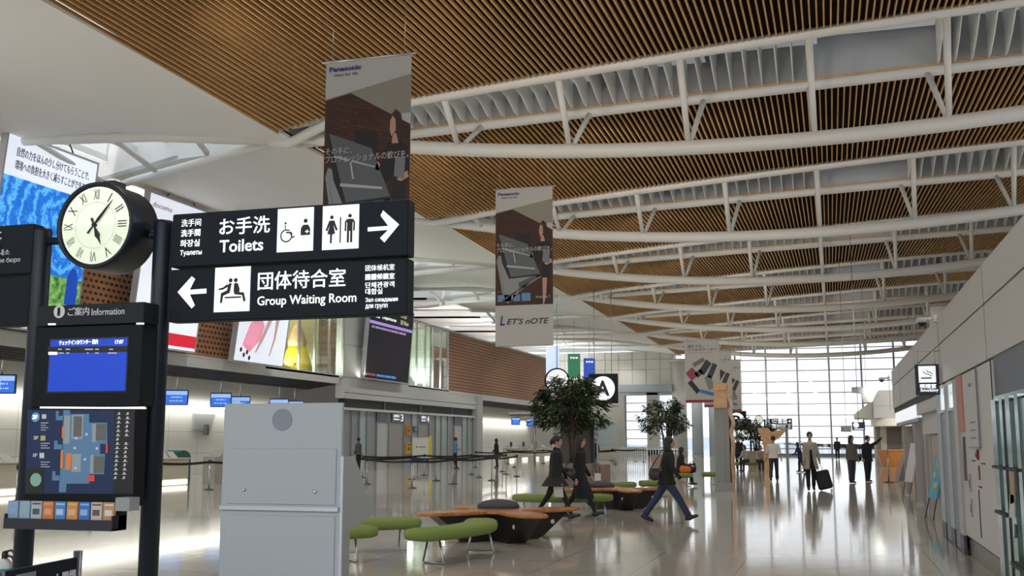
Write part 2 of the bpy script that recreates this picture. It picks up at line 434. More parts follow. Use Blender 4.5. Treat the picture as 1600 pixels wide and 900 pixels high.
for i in range(len(TY)):
    y0 = TY[i]; y1 = ys[i + 1] if i + 1 < len(TY) else YE + 1.5
    mb = MB()
    slab_add(mb, [(-15, y0 + .1, z_side(-15)), (-15, y1, z_side(-15)), (XF, y1, z_side(XF)), (XF, y0 + slot_w(XF), z_side(XF))][::-1])
    slab_add(mb, [(XF, y0 + slot_w(XF), z_side(XF)), (XF, y1, z_side(XF)), (XE, y1, z_side(XE)), (XE, y0 + slot_w(-27), z_side(XE)), (-27, y0 + slot_w(-27), z_side(-27))][::-1])
    o = struct('ceiling_side', mb, M_ceil, 'smooth white folded ceiling over the check-in side')
    # upstand box around the opening, with a translucent lid and cross ribs
    ub = MB()
    for X0, X1 in ((-15.2, -27), (-27, XE)):
        n = 8
        for k in range(n):
            a = X0 + (X1 - X0) * k / n; b = X0 + (X1 - X0) * (k + 1) / n
            for yy0, yy1 in ((y0 + slot_w(a), y0 + slot_w(b)), (y0 + .0, y0 + .0)):
                ub.add([(a, yy0, z_side(a)), (b, yy1, z_side(b)), (b, yy1, z_side(b) + 1.6), (a, yy0, z_side(a) + 1.6), (a, yy0 + .05, z_side(a)), (b, yy1 + .05, z_side(b)), (b, yy1 + .05, z_side(b) + 1.6), (a, yy0 + .05, z_side(a) + 1.6)],
                       [(0, 1, 2, 3), (7, 6, 5, 4), (0, 4, 5, 1), (3, 2, 6, 7)])
    for X in (-18, -20, -22, -24, -26, -28.5, -31):
        ub.box(X - .06, X + .06, y0, y0 + slot_w(X), z_side(X) + .7, z_side(X) + .95)
    ub.build('upstand', M_ceil, o)
    lid = MB().add([(-15.2, y0, 12.3), (XE, y0, 13.6), (XE, y0 + 6.2, 13.6), (-27, y0 + 6.2, 13.3), (-15.2, y0 + .3, 12.3)], [(0, 1, 2, 3, 4)])
    lid.build('roof_glazing', glass('frosted_roof_glass', (.75, .80, .84), .3, .9), o)
struct('ceiling_side', slab([(-15, -8, z_side(-15)), (-15, TY[0], z_side(-15)), (XF, TY[0], z_side(XF)), (XF, -8, z_side(XF))][::-1]), M_ceil)
struct('ceiling_side', slab([(XF, -8, z_side(XF)), (XF, TY[0], z_side(XF)), (XE, TY[0], z_side(XE)), (XE, -8, z_side(XE))][::-1]), M_ceil)

# roof trusses: two upper chords, one bowed lower chord, posts and raking struts
def truss(idx, y, label):
    z_front, z_back, z_bot = zf(idx), zb(idx), zl(idx)
    t = thing('roof_truss', label, 'roof truss', (0, y, 0), group='white roof trusses across the hall')
    xs = [-15.9 + .8 * k for k in range(40)]
    def line(f, yy, x0=-15.9): return [(X, yy * min(1, (X + 15.9) / 3.2), f(X) if X > -15.2 else 10.5) for X in xs if X >= x0]
    MB().tube(line(z_front, -HW), .15, 14).build('top_chord', M_white, t)
    MB().tube(line(z_back, HW), .14, 14).build('top_chord', M_white, t)
    MB().tube([(X, 0, z_bot(X)) for X in xs], [.15 + .05 * min(1, k / 6) for k in range(len(xs))], 16).build('bottom_chord', M_white, t)
    for X in [-13.1, -9.9, -6.65, -3.4, -.15, 3.1, 6.35, 9.6, 12.8]:
        h = 1 if X > -12 else .8
        b = Vector((X, 0, z_bot(X)))
        MB().tube([b, (X - .05, -HW * h, z_front(X))], [.075, .10], 12).build('strut', M_white, t)
        dx = .32 if X < -1 else (-.1 if X < 2 else -.35)
        MB().tube([b, (X + dx, HW * h, z_back(X + dx))], [.06, .085], 12).build('strut', M_white, t)
    # side frame over the check-in hall
    MB().tube([(-15.9, 0, 10.55), (-20, 0, 11.0), (-33.5, 0, 11.7)], .17, 12).build('side_chord', M_white, t)
    MB().tube([(-15.9, .1, 10.5), (-24, 4.6, 10.95), (-27, 6.3, 10.95), (-33.5, 6.3, 11.0)], .13, 12).build('side_chord', M_white, t)
    for X in (-18.6, -21.6, -24.6):
        yy = slot_w(X) if X > -27 else 6.2
        MB().tube([(X, 0, 10.85 + (-15.9 - X) * .05), (X - .7, yy, 10.92)], .10, 10).build('side_strut', M_white, t)
    return t
ordw = ['directly overhead, over the signpost banner', 'nearest of those crossing the whole picture', 'second behind the nearest full one', 'third behind the nearest full one', 'fourth behind the nearest full one', 'fifth behind the nearest full one', 'sixth behind the nearest full one', 'seventh, just before the far glass wall', 'at the far glass wall']
for i in range(4): T0 = truss(i, TY[i], 'white tubular roof truss, ' + ordw[i])
T0 = truss(4, TY[4], 'white tubular roof truss, ' + ordw[4])
for i in range(5, 8):
    dup(T0, (0, TY[i], 0), None, 'white tubular roof truss, ' + ordw[i])

# ---- far glazed end wall
GY = 114.5
M_glass = glass('window_glass', (.97, .985, 1.0))
M_mull = mat('mullion_grey', (.30, .32, .36), .4, .3)
w = sthing('window_1', 'tall gridded glass wall at the far end of the hall')
MB().box(-11.0, 14, GY, GY + .02, .28, 12.5).build('pane', M_glass, w)
fr = MB()
for k in range(9):
    X = -9.5 + 3.12 * k; fr.box(X - .09, X + .09, GY - .25, GY + .02, 0, 12.4)
for k in range(11):
    z = .75 + 1.13 * k; fr.box(-11.0, 14, GY - .12, GY + .05, z - .045, z + .045)
fr.build('window_frame', M_mull, w)
struct('wall_far', MB().box(-11, 14, GY - .3, GY + .3, 0, .28), mat('kerb_blue_grey', (.20, .25, .32), .5))
# left end block: fascia, recess, windows and columns
M_cream = mat('cream_panel', (.50, .50, .45), .6)
e = MB()
e.box(-34, -15.6, 112.4, 114.5, 7.1, 10.8); e.box(-34, -21.0, 113.2, 114.5, 0, 7.1); e.box(-18.6, -17.4, 113.2, 114.5, 0, 7.1); e.box(-21, -15.6, 113.2, 114.5, 6.3, 7.1); e.box(-21, -15.6, 113.2, 114.5, 0, .75)
struct('wall_far_left', e, M_cream)
e = MB()
for k in range(1, 8): e.box(-34, -15.6, 112.36, 112.42, 7.1 + k * .6, 7.13 + k * .6) if k == 3 else None
for k in range(12): e.box(-33 + 1.45 * k, -32.97 + 1.45 * k, 112.36, 112.42, 7.1, 10.8)
e.box(-34, -15.6, 112.36, 112.42, 9.95, 10.0)
struct('trim_1', e, mat('panel_joint', (.28, .28, .26), .7))
struct('wall_far_recess', MB().box(-26, -15.6, 111.0, 113.3, 6.55, 7.3), mat('recess_grey_blue', (.27, .31, .36), .6))
w2 = sthing('window_2', 'narrow window of horizontal panes left of the far columns')
MB().box(-21, -18.6, 114, 114.02, .75, 6.3).build('pane', M_glass, w2)
MB().box(-17.4, -15.6, 114, 114.02, .75, 6.3).build('pane', M_glass, w2)
fr = MB()
for k in range(7): fr.box(-21, -15.6, 113.95, 114.08, .8 + .93 * k, .88 + .93 * k)
fr.box(-21.05, -20.9, 113.9, 114.1, .7, 6.4); fr.box(-18.7, -18.6, 113.9, 114.1, .7, 6.4)
fr.build('window_frame', M_mull, w2)
M_col = mat('column_pale_blue', (.46, .54, .58), .45)
t = thing('column', 'thick pale column carrying the cream fascia, left of the hanging phone banners', 'column', (-15.0, 112.0, 0))
MB().lathe([(.75, 0), (.75, 9.6)], 28).build('shaft', mat('column_cream', (.52, .53, .50), .5), t)
MB().lathe([(.95, 9.6), (.95, 9.75), (.80, 9.9)], 28).build('capital', M_cream, t)
for X, lab in ((-13.05, 'pale blue round column, left one behind the phone banners'), (-11.35, 'pale blue round column, right one behind the phone banners')):
    t = thing('column', lab, 'column', (X, 110.5, 0))
    MB().lathe([(.56, .12), (.56, 10.2)], 28).build('shaft', M_col, t)
    MB().lathe([(.60, 0), (.60, .12)], 28).build('base_ring', M_chrome, t)
struct('wall_right_far', MB().box(14, 14.4, -8, 115, 0, 12.6), mat('wall_right_grey', (.42, .43, .43), .6))
struct('wall_left_far', MB().box(-34.4, -34, -24, 115, 0, 12), M_ceil)
struct('wall_back', MB().box(-34, -22, -24.3, -24, 0, 9), M_wall)
# apron outside
M_apron = mat('apron_concrete', (.50, .54, .58), .9)
tag(MB().box(-300, 300, 115.2, 900, -4.2, -4).build('ground', M_apron), 'pale apron outside the far glass wall', 'ground')['kind'] = 'structure'
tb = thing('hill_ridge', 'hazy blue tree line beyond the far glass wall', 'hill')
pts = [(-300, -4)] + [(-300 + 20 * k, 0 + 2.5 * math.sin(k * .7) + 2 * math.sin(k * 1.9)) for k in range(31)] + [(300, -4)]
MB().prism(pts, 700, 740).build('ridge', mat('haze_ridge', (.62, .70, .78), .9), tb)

# ------------------------------------------------------------------ check-in side (left), X = -26
XL = -26.0
M_fas = mat('fascia_grey_white', (.60, .61, .60), .5)
M_vent = mat('vent_dark', (.02, .02, .022), .6)
def canopy(y0, y1, end_cut):
    """fascia, slanted louvre band and underside soffit of the check-in canopy"""
    c = sthing('wall_left_canopy', 'long white canopy over the check-in counters')
    MB().box(XL - .25, XL, y0, y1, 4.68, 5.12).build('fascia', M_fas, c)
    MB().add([(XL - .02, y0, 4.68), (XL - .02, y1, 4.68), (XL - .75, y1 - end_cut, 4.28), (XL - .75, y0, 4.28), (XL - .02, y0, 4.74), (XL - .02, y1, 4.74), (XL - .75, y1 - end_cut, 4.34), (XL - .75, y0, 4.34)],
             [(0, 1, 2, 3), (7, 6, 5, 4), (1, 5, 6, 2)]).build('louvre_band', M_vent, c)
    fr = MB(); n = int((y1 - y0) / 3)
    for k in range(n + 1):
        y = y0 + (y1 - end_cut - y0) * k / n
        fr.add([(XL - .02, y + .5, 4.665), (XL - .02, y + .6, 4.665), (XL - .75, y + .1, 4.265), (XL - .75, y, 4.265)], [(0, 1, 2, 3), (3, 2, 1, 0)])
    for k in range(1, 5):
        a = k / 5; fr.add([(XL - .02 - .73 * a, y0, 4.665 - .4 * a), (XL - .02 - .73 * a, y1 - end_cut * a, 4.665 - .4 * a), (XL - .05 - .73 * a, y1 - end_cut * a, 4.65 - .4 * a), (XL - .05 - .73 * a, y0, 4.65 - .4 * a)], [(0, 1, 2, 3), (3, 2, 1, 0)])
    fr.build('louvre_rib', mat('louvre_rib_grey', (.10, .10, .10), .6), c)
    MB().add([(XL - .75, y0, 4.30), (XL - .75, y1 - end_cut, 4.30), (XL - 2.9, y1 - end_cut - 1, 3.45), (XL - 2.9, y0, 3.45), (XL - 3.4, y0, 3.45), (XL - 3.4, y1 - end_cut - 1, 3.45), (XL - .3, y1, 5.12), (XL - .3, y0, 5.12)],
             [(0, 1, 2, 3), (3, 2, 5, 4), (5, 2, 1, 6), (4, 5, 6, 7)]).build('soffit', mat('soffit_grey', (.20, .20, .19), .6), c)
    return c
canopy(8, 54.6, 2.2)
struct('wall_left', MB().box(XL - 3.6, XL - 3.0, 8, 55.4, 0, 3.5), M_cladl, 'white panelled wall behind the check-in counters')
struct('trim_2', MB().box(XL - 2.98, XL - 2.7, 8, 53, 3.14, 3.30), mat('strip_light', (1, 1, .95), .5, emit=4, ecol=(1, .98, .88)))
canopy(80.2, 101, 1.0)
struct('wall_left', MB().box(XL - 3.6, XL - 3.0, 79.4, 105, 0, 3.5), M_cladl, 'white panelled wall of the farther check-in bay')
struct('trim_2', MB().box(XL - 2.98, XL - 2.7, 79.6, 104, 3.14, 3.30), MATS['strip_light'])
struct('wall_left_pier', MB().box(-26.5, -24.2, 104.5, 106, 0, 7.2), mat('pier_taupe', (.26, .24, .22), .6))
# upper floor slab edge
struct('trim_3', MB().box(XL - 4, XL - .1, 8, 106, 4.95, 5.12), M_fas)
# gate wall: header, grille, door line
g = sthing('wall_left_gates', 'white header and panelled gate wall between the two check-in bays')
MB().box(XL - .4, XL, 55.0, 78.4, 4.55, 5.10).box(XL - .4, XL + .12, 55.0, 79.2, 3.92, 4.55).box(XL - .4, XL + .05, 55, 79.2, 3.30, 3.42).build('header', M_fas, g)
MB().box(XL - .4, XL - .1, 55.4, 78, 3.42, 3.92).build('grille', M_vent, g)
gr = MB()
for k in range(90): gr.box(XL - .1, XL - .07, 55.5 + k * .25, 55.56 + k * .25, 3.45, 3.9)
for y in (61, 67, 73.2): gr.box(XL - .1, XL - .02, y, y + .25, 3.42, 3.92)
gr.build('grille_bar', mat('grille_bar', (.12, .13, .14), .5), g)
MB().box(XL, XL + .12, 55, 79.2, 4.22, 4.25).box(XL, XL + .10, 55, 79.2, 3.28, 3.36).build('groove', M_white, g)
panes = [(-26, 540, 551), (0, 551, 563), (1, 564, 575), (2, 576, 590), (3, 590, 609), (4, 611, 633), (2, 634, 645), (1, 645, 655), (4, 656, 672), (2, 673, 682), (1, 683, 691), (1, 692, 701), (2, 702, 711), (3, 711, 724), (1, 725, 732), (1, 733, 740)]
PC = [mat('gate_panel_teal', (.40, .47, .46), .3), mat('gate_panel_teal', (.40, .47, .46), .3), mat('gate_panel_grey', (.28, .29, .30), .4), mat('gate_door_light', (.55, .55, .55), .4), mat('gate_door_taupe', (.34, .31, .28), .4)]
for i, (kind, xa, xb) in enumerate(panes):
    ya = atX(xa, 700, XL).y; yb = atX(xb, 700, XL).y
    m = PC[kind if kind > 0 else 2]
    MB().box(XL - .2, XL - .12, ya, yb, 0, 3.3).build('gate_panel', m, g)
    MB().box(XL - .2, XL - .04, yb - .05, yb + .06, 0, 3.3).build('gate_post', M_mull, g)
struct('wall_left_end', MB().box(XL - .6, XL + .25, 78.3, 79.6, 0, 4.9), M_wall, 'white end pier of the gate wall')

def flat_panel(name, label, cat, X, ya, yb, za, zb, thick=.1, tilt=0, group=None):
    """an upright board facing the hall on the left side; local x runs away along the hall, local z up"""
    return thing(name, label, cat, (X, ya, za), PI / 2, group, rotx=math.radians(tilt))
# gate number signs
M_gsign = mat('gate_sign_blue_grey', (.07, .09, .12), .4)
for n, xa, xb, lab, on in (('2', 590, 609, 'unlit blue grey departure gate 2 sign', False), ('3', 613, 632, 'lit departure gate sign over a taupe door, left of the orange notices', True), ('4', 657, 672, 'lit departure gate sign above the white notice stand', True), ('', 711, 724, 'blank blue grey sign panel above the pale gate door', False)):
    ya = atX(xa, 650, XL).y; yb = atX(xb, 650, XL).y; wdt = yb - ya
    t = flat_panel('gate_sign', lab, 'sign', XL - .05, ya, yb, 2.72, 3.28)
    MB().box(0, wdt, -.02, .06, 0, .56).build('panel', M_gsign, t)
    if n:
        m = M_litd if on else mat('dim_letters', (.3, .32, .36), .5)
        MB().text(n, wdt * .72, .06, wdt * .93, .5, -.03).text('出発口', wdt * .15, .30, wdt * .6, .48, -.03, bold=.02).text('Departure', wdt * .15, .10, wdt * .6, .24, -.03, bold=.02).build('lettering', m, t)
# posters beside gate 3
for k, (ya_, yb_, za, zb, col, lab) in enumerate(((635, 642, 1.95, 2.55, (.70, .30, .03), 'orange and yellow notice beside gate 3, upper one'), (635, 642, .75, 1.45, (.70, .45, .04), 'yellow notice beside gate 3, lower one'), (646, 653, 2.1, 2.5, (.08, .16, .30), 'small blue notice between gates 3 and 4'))):
    ya = atX(ya_, 680, XL).y; yb = atX(yb_, 680, XL).y
    t = flat_panel('notice', lab, 'notice', XL + .02, ya, yb, za, zb)
    MB().box(0, yb - ya, -.02, .12, 0, zb - za).build('sheet', mat('notice%d' % k, col, .6), t)
    MB().box((yb - ya) * .15, (yb - ya) * .7, -.03, -.02, (zb - za) * .3, (zb - za) * .6).box((yb - ya) * .2, (yb - ya) * .85, -.03, -.02, (zb - za) * .75, (zb - za) * .88).build('print', mat('notice_ink%d' % k, (.30, .10, .03) if k < 2 else (.3, .4, .5), .6), t)

# upper level: brown woven lattice, glazed shop fronts, white piers
def lattice_mat():
    m = bpy.data.materials.new('woven_lattice'); m.use_nodes = True
    t = m.node_tree; b = t.nodes['Principled BSDF']; b.inputs['Roughness'].default_value = .6
    g_ = t.nodes.new('ShaderNodeTexCoord'); bt = t.nodes.new('ShaderNodeTexBrick'); mp = t.nodes.new('ShaderNodeMapping')
    sp = t.nodes.new('ShaderNodeSeparateXYZ'); cb = t.nodes.new('ShaderNodeCombineXYZ')
    t.links.new(g_.outputs['Object'], sp.inputs[0]); t.links.new(sp.outputs['Y'], cb.inputs['X']); t.links.new(sp.outputs['Z'], cb.inputs['Y'])
    bt.offset = .5; bt.inputs['Scale'].default_value = 1; bt.inputs['Brick Width'].default_value = .30; bt.inputs['Row Height'].default_value = .23
    bt.inputs['Mortar Size'].default_value = .062; bt.inputs['Mortar Smooth'].default_value = 0
    bt.inputs['Color1'].default_value = (.035, .012, .008, 1); bt.inputs['Color2'].default_value = (.05, .018, .010, 1); bt.inputs['Mortar'].default_value = (.40, .19, .09, 1)
    t.links.new(cb.outputs[0], bt.inputs['Vector']); t.links.new(bt.outputs['Color'], b.inputs['Base Color'])
    return m
M_lat = lattice_mat()
def lattice(y0, y1, z0, z1, label):
    o = sthing('wall_left_lattice', label)
    MB().box(XL - .25, XL - .12, y0, y1, z0, z1).build('woven_panel', M_lat, o)
    MB().box(XL - .3, XL + .02, y0, y1, z1, z1 + .12).box(XL - .3, XL + .02, y0, y1, z0 - .08, z0).build('frame', M_fas, o)
lattice(20, 44.5, 5.2, 9.0, 'brown woven lattice wall behind the big light boxes')
lattice(72.6, 101, 5.0, 9.3, 'long brown woven lattice wall beyond the departure board')
M_shop = glass('shop_glass', (.84, .90, .85), .03, .975)
def glazed(y0, y1, z0, z1, n, label, no):
    o = sthing('window_%d' % no, label)
    MB().box(XL - .1, XL - .08, y0, y1, z0, z1).build('pane', M_shop, o)
    fr = MB()
    for k in range(n + 1):
        y = y0 + (y1 - y0) * k / n; fr.box(XL - .14, XL - .02, y - .05, y + .05, z0, z1)
    fr.box(XL - .16, XL, y0, y1, z0 - .1, z0 + .04).box(XL - .16, XL, y0, y1, z1, z1 + .14)
    fr.build('window_frame', M_chrome, o)
glazed(46.5, 55.2, 5.12, 9.4, 5, 'glazed shop front beside the suitcase poster', 3)
glazed(64.9, 72.5, 5.12, 9.3, 5, 'glazed shop front right of the departure board', 4)
struct('wall_left_upper', MB().box(XL - .5, XL + .02, 55.2, 64.9, 5.12, 9.9), mat('upper_panel_white', (.60, .61, .60), .5), 'white wall panel behind the departure board')
struct('trim_4', MB().box(XL, XL + .04, 55.3, 64.8, 6.9, 6.93).box(XL, XL + .04, 58.9, 58.93, 5.12, 9.9), M_grey)
struct('wall_left_inner', MB().box(-31, -30.8, 20, 101, 5.12, 9.2), mat('inner_brown', (.16, .085, .05), .6), 'brown inner wall of the upper shops')
struct('ceiling_upper', MB().box(-31, XL - .3, 44, 73, 9.3, 9.5), mat('inner_ceiling', (.22, .17, .12), .7))
struct('wall_left_partition', MB().box(-30.8, XL - .5, 53.0, 53.2, 5.12, 9.3), mat('partition_olive', (.34, .32, .20), .6))
struct('wall_left_partition', MB().box(-30.8, XL - .5, 70.0, 70.2, 5.12, 9.3), mat('partition_green_grey', (.28, .33, .28), .6))
for y, lb in ((49, 'left one above the cone display'), (51.5, 'right one above the cone display'), (67.5, 'behind the glazing beyond the departures board')):
    t = thing('ceiling_downlight', 'small round downlight in the upper shop ceiling, ' + lb, 'lamp', (-27.3, y, 9.28), group='downlights of the upper shops')
    MB().lathe([(.10, -.04), (.13, .0), (.13, .02)], 14).build('rim', M_chrome, t)
    MB().lathe([(.085, -.05), (.085, -.03)], 14).build('lens', mat('lamp_lens', (1, .95, .8), .5, emit=12, ecol=(1, .9, .7)), t)
area('shop_light', (-28, 50, 9.2), (-28, 50, 5), 2, 6, 230, (1, .85, .6))
area('shop_light', (-28, 68, 9.2), (-28, 68, 5), 2, 6, 90, (1, .9, .7))
area('pier_uplight', (-25.7, 57, 5.25), (-26.0, 57.2, 8), .3, 2.6, 30, (1, .95, .85))
# yellow and sand coloured cone display inside the shop
t = thing('cone_display', 'tall yellow and sand coloured draped cone display behind the upper shop glass', 'display', (-27.2, 51.9, 5.12))
t.scale = (.8, .8, .74)
MB().lathe([(1.15, 0), (1.0, .6), (.78, 1.4), (.55, 2.0)], 22).build('yellow_drape', mat('drape_yellow', (.85, .62, .02), .7), t)
MB().lathe([(.58, 1.9), (.62, 2.3), (.42, 3.0), (.18, 3.5)], 22, M=tr(0, .0, 0)).build('sand_drape', mat('drape_sand', (.55, .36, .20), .7), t)
MB().ell((0, -.55, .55), (.35, .5, .3), M=rot('Z', 20)).build('grey_fold', mat('drape_grey', (.2, .22, .2), .8), t)

# big light boxes in front of the lattice, leaning out over the hall
BOXW = 4.35
def lightbox(label, y0, w, z0, h, xb=-25.45, lean=.6, wires=True):
    ang = math.degrees(math.atan2(lean, h))
    t = thing('light_box_sign', label, 'advertising sign', (xb, y0, z0), PI / 2, rotx=math.radians(ang))
    H = math.hypot(h, lean)
    MB().box(-.07, w + .07, 0, .22, -.07, H + .07).box(-.07, w + .07, -.03, 0, -.07, 0).box(-.07, w + .07, -.03, 0, H, H + .07).box(-.07, 0, -.03, 0, 0, H).box(w, w + .07, -.03, 0, 0, H).build('frame', mat('sign_frame_grey', (.42, .42, .45), .4), t)
    if wires:
        wr = MB(); cx = w * .5
        for x in (w * .25, w * .75):
            wr.tube([(x, .1, H), (cx + (x - cx) * .18, .05, H + .9)], .03, 6)
            wr.tube([(cx + (x - cx) * .18, .05, H + .9), (cx - (x - cx) * .5, .3, H + .55)], .022, 6)
        wr.tube([(cx - .1, .05, H + .9), (cx, 0, H + 1.25)], .03, 6)
        wr.build('hanger', mat('hanger_grey', (.12, .12, .13), .5), t)
    return t, H
M_pw = mat('lightbox_white', (.80, .84, .92), .4, emit=.62, ecol=(.82, .88, 1.0))
def swirl_mat():
    m = bpy.data.materials.new('lightbox_blue_swirl'); m.use_nodes = True
    t = m.node_tree; b = t.nodes['Principled BSDF']
    g_ = t.nodes.new('ShaderNodeTexCoord'); w_ = t.nodes.new('ShaderNodeTexWave'); n_ = t.nodes.new('ShaderNodeTexNoise'); r = t.nodes.new('ShaderNodeValToRGB')
    w_.wave_type = 'RINGS'; w_.rings_direction = 'SPHERICAL'; w_.inputs['Scale'].default_value = .55; w_.inputs['Distortion'].default_value = 14; w_.inputs['Detail'].default_value = 6; w_.inputs['Detail Scale'].default_value = 1.6; w_.inputs['Detail Roughness'].default_value = .7
    mp = t.nodes.new('ShaderNodeMapping'); mp.inputs['Location'].default_value = (-3.0, 0, -3.6)
    r.color_ramp.elements[0].color = (.01, .12, .52, 1); r.color_ramp.elements[1].color = (.10, .42, .85, 1)
    e = r.color_ramp.elements.new(.5); e.color = (.02, .22, .72, 1)
    t.links.new(g_.outputs['Object'], mp.inputs[0]); t.links.new(mp.outputs[0], w_.inputs['Vector']); t.links.new(w_.outputs['Fac'], r.inputs['Fac'])
    t.links.new(r.outputs['Color'], b.inputs['Base Color']); t.links.new(r.outputs['Color'], b.inputs['Emission Color']); b.inputs['Emission Strength'].default_value = .85
    return m
M_ink_g = mat('print_grey', (.10, .10, .13), .6)
t, H_ = lightbox('large leaning light box, blue swirling wind field below two lines of writing', 27.6, BOXW, 5.26, 6.1)
MB().box(0, BOXW, -.01, 0, H_ * .78, H_).build('white_field', M_pw, t)
MB().box(0, BOXW, -.01, 0, 0, .25).build('white_foot', M_pw, t)
MB().box(0, BOXW, -.012, 0, 1.9, H_ * .78).build('swirl_field', swirl_mat(), t)
def grass_mat():
    m = bpy.data.materials.new('lightbox_meadow'); m.use_nodes = True
    t_ = m.node_tree; b = t_.nodes['Principled BSDF']; n_ = t_.nodes.new('ShaderNodeTexNoise'); r = t_.nodes.new('ShaderNodeValToRGB'); g_ = t_.nodes.new('ShaderNodeTexCoord')
    n_.inputs['Scale'].default_value = 4; n_.inputs['Detail'].default_value = 5
    r.color_ramp.elements[0].color = (.02, .12, .02, 1); r.color_ramp.elements[1].color = (.25, .55, .15, 1); r.color_ramp.elements[0].position = .35; r.color_ramp.elements[1].position = .65
    t_.links.new(g_.outputs['Object'], n_.inputs['Vector']); t_.links.new(n_.outputs['Fac'], r.inputs['Fac']); t_.links.new(r.outputs['Color'], b.inputs['Base Color']); t_.links.new(r.outputs['Color'], b.inputs['Emission Color'])
    b.inputs['Emission Strength'].default_value = .7
    return m
MB().box(0, BOXW, -.012, 0, .25, 1.9).build('meadow_field', grass_mat(), t)
mb = MB(); mb.text('自然の力をほんの少し分けてもらうことで、', .45, H_ * .89, BOXW * .92, H_ * .94, -.02, bold=.012); mb.text('環境への負担を大きく減らすことができます。', .45, H_ * .82, BOXW * .94, H_ * .87, -.02, bold=.012)
mb.build('lettering', M_ink_g, t)
mb = MB()
for x in (.35, 1.05):
    mb.box(x - .02, x + .02, -.02, -.012, 1.8, 2.7)
    for a in (90, 210, 330):
        c_, s_ = math.cos(math.radians(a)), math.sin(math.radians(a)); mb.add([(x, -.02, 2.7), (x + .45 * c_ - .04 * s_, -.02, 2.7 + .45 * s_ + .04 * c_), (x + .45 * c_ + .04 * s_, -.02, 2.7 + .45 * s_ - .04 * c_)], [(0, 1, 2)])
mb.build('printed_turbine', M_litd, t)
mb = MB().ell((3.9, -.01, 1.75), (.30, .012, .55)).box(3.62, 4.2, -.02, -.01, 1.0, 1.6)
mb.build('printed_child', mat('print_blue', (.01, .08, .55), .5, emit=.4, ecol=(.01, .08, .6)), t)
t, H_ = lightbox('large leaning light box with red phone company wordmark, mostly hidden by the clock', 35.15, BOXW, 5.26, 5.8)
MB().box(0, BOXW, -.01, 0, .62, H_).build('white_field', M_pw, t)
MB().box(0, BOXW, -.01, 0, 0, .12).build('white_foot', M_pw, t)
MB().box(0, BOXW, -.012, 0, .12, .62).build('red_band', mat('print_red', (.60, .01, .02), .5, emit=.55, ecol=(.75, .02, .05)), t)
MB().text('docomo', .25, H_ * .915, 1.5, H_ * .95, -.02, bold=.0).build('wordmark', mat('print_dark_red', (.25, .01, .02), .5), t)
MB().text('海外でも、', .2, H_ * .79, 2.6, H_ * .85, -.02, bold=.01).build('lettering', M_ink_g, t)
mb = MB()
for (a, b_) in ((2.9, 1.3), (1.2, 1.9)):
    mb.add([(a, -.02, b_ + .9), (a + .6, -.02, b_ + .6), (a + .9, -.02, b_ - .2), (a + .35, -.02, b_ + .0)], [(0, 1, 2, 3)])
mb.build('printed_phone', mat('print_blue2', (.02, .10, .60), .5, emit=.5, ecol=(.02, .12, .7)), t)
t, H_ = lightbox('leaning white light box with a pink suitcase and walking legs', 42.6, 4.5, 5.15, 4.1, wires=False, lean=.5)
MB().box(0, 4.5, -.01, 0, 0, H_).build('white_field', M_pw, t)
MB().box(.5, .65, .22, .75, 1.0, 1.15).box(3.8, 3.95, .22, .75, 1.0, 1.15).build('wall_bracket', M_chrome, t)
mb = MB()
mb.add([(.55, -.02, .72), (1.25, -.02, .42), (2.05, -.02, 1.05), (2.3, -.02, 1.75), (1.9, -.02, 2.1), (1.0, -.02, 1.75)], [(0, 1, 2, 3, 4, 5)])
mb.build('printed_suitcase', mat('print_pink', (.72, .24, .36), .5, emit=.6, ecol=(.85, .32, .45)), t)
mb = MB()
for k in range(6): mb.add([(.78 + .14 * k, -.03, .80 - .03 * k), (.81 + .14 * k, -.03, .80 - .03 * k), (1.16 + .17 * k, -.03, 1.75), (1.13 + .17 * k, -.03, 1.75)], [(0, 1, 2, 3)])
mb.build('printed_ribs', mat('print_pink_light', (.8, .45, .55), .5, emit=.6, ecol=(.9, .6, .68)), t)
mb = MB()
mb.add([(1.70, -.025, .45), (1.85, -.025, .45), (2.35, -.025, 1.1), (3.0, -.025, 2.2), (2.6, -.025, 2.2), (2.1, -.025, 1.2)], [(0, 1, 2, 3, 4, 5)])
mb.add([(3.0, -.025, .38), (3.14, -.025, .38), (3.45, -.025, 1.2), (3.6, -.025, 2.2), (3.25, -.025, 2.2), (3.25, -.025, 1.2)], [(0, 1, 2, 3, 4, 5)])
mb.build('printed_legs', mat('print_skin', (.50, .30, .26), .5, emit=.5, ecol=(.62, .45, .45)), t)
mb = MB()
for x, z in ((.50, .50), (.80, .28), (1.05, .42), (1.30, .18)): mb.ell((x, -.02, z), (.09, .02, .11))
mb.build('printed_wheels', M_ink, t)
# departure board
t, H_ = lightbox('tall dark departures board between the white pier and the glazing', 56.75, 6.6, 5.15, 4.35, wires=False, lean=.33)
M_brd = mat('board_face', (.020, .018, .022), .6, emit=.03, ecol=(.25, .22, .3), spec=.2)
MB().box(0, 6.6, -.01, 0, 0, H_).build('screen', M_brd, t)
mb = MB().box(0, 6.6, -.02, -.01, H_ * .72, H_ * .76)
mb.build('heading_bar', mat('board_violet', (.12, .08, .28), .5, emit=.8, ecol=(.40, .28, .75)), t)
MB().text('出発', 2.0, H_ * .90, 3.2, H_ * .96, -.02, bold=.03).text('Departures', 1.8, H_ * .80, 3.9, H_ * .86, -.02, bold=.02).box(.6, 1.4, -.02, -.01, H_ * .81, H_ * .88).build('heading', M_litd, t)
MB().text('19:03\n18 Nov', 4.6, H_ * .80, 5.9, H_ * .96, -.02).build('date', mat('board_yellow', (.6, .6, .4), .5, emit=.7, ecol=(.8, .8, .5)), t)
mb = bars(MB(), .4, 5.6, H_ * .665, .13, -.02, 9)
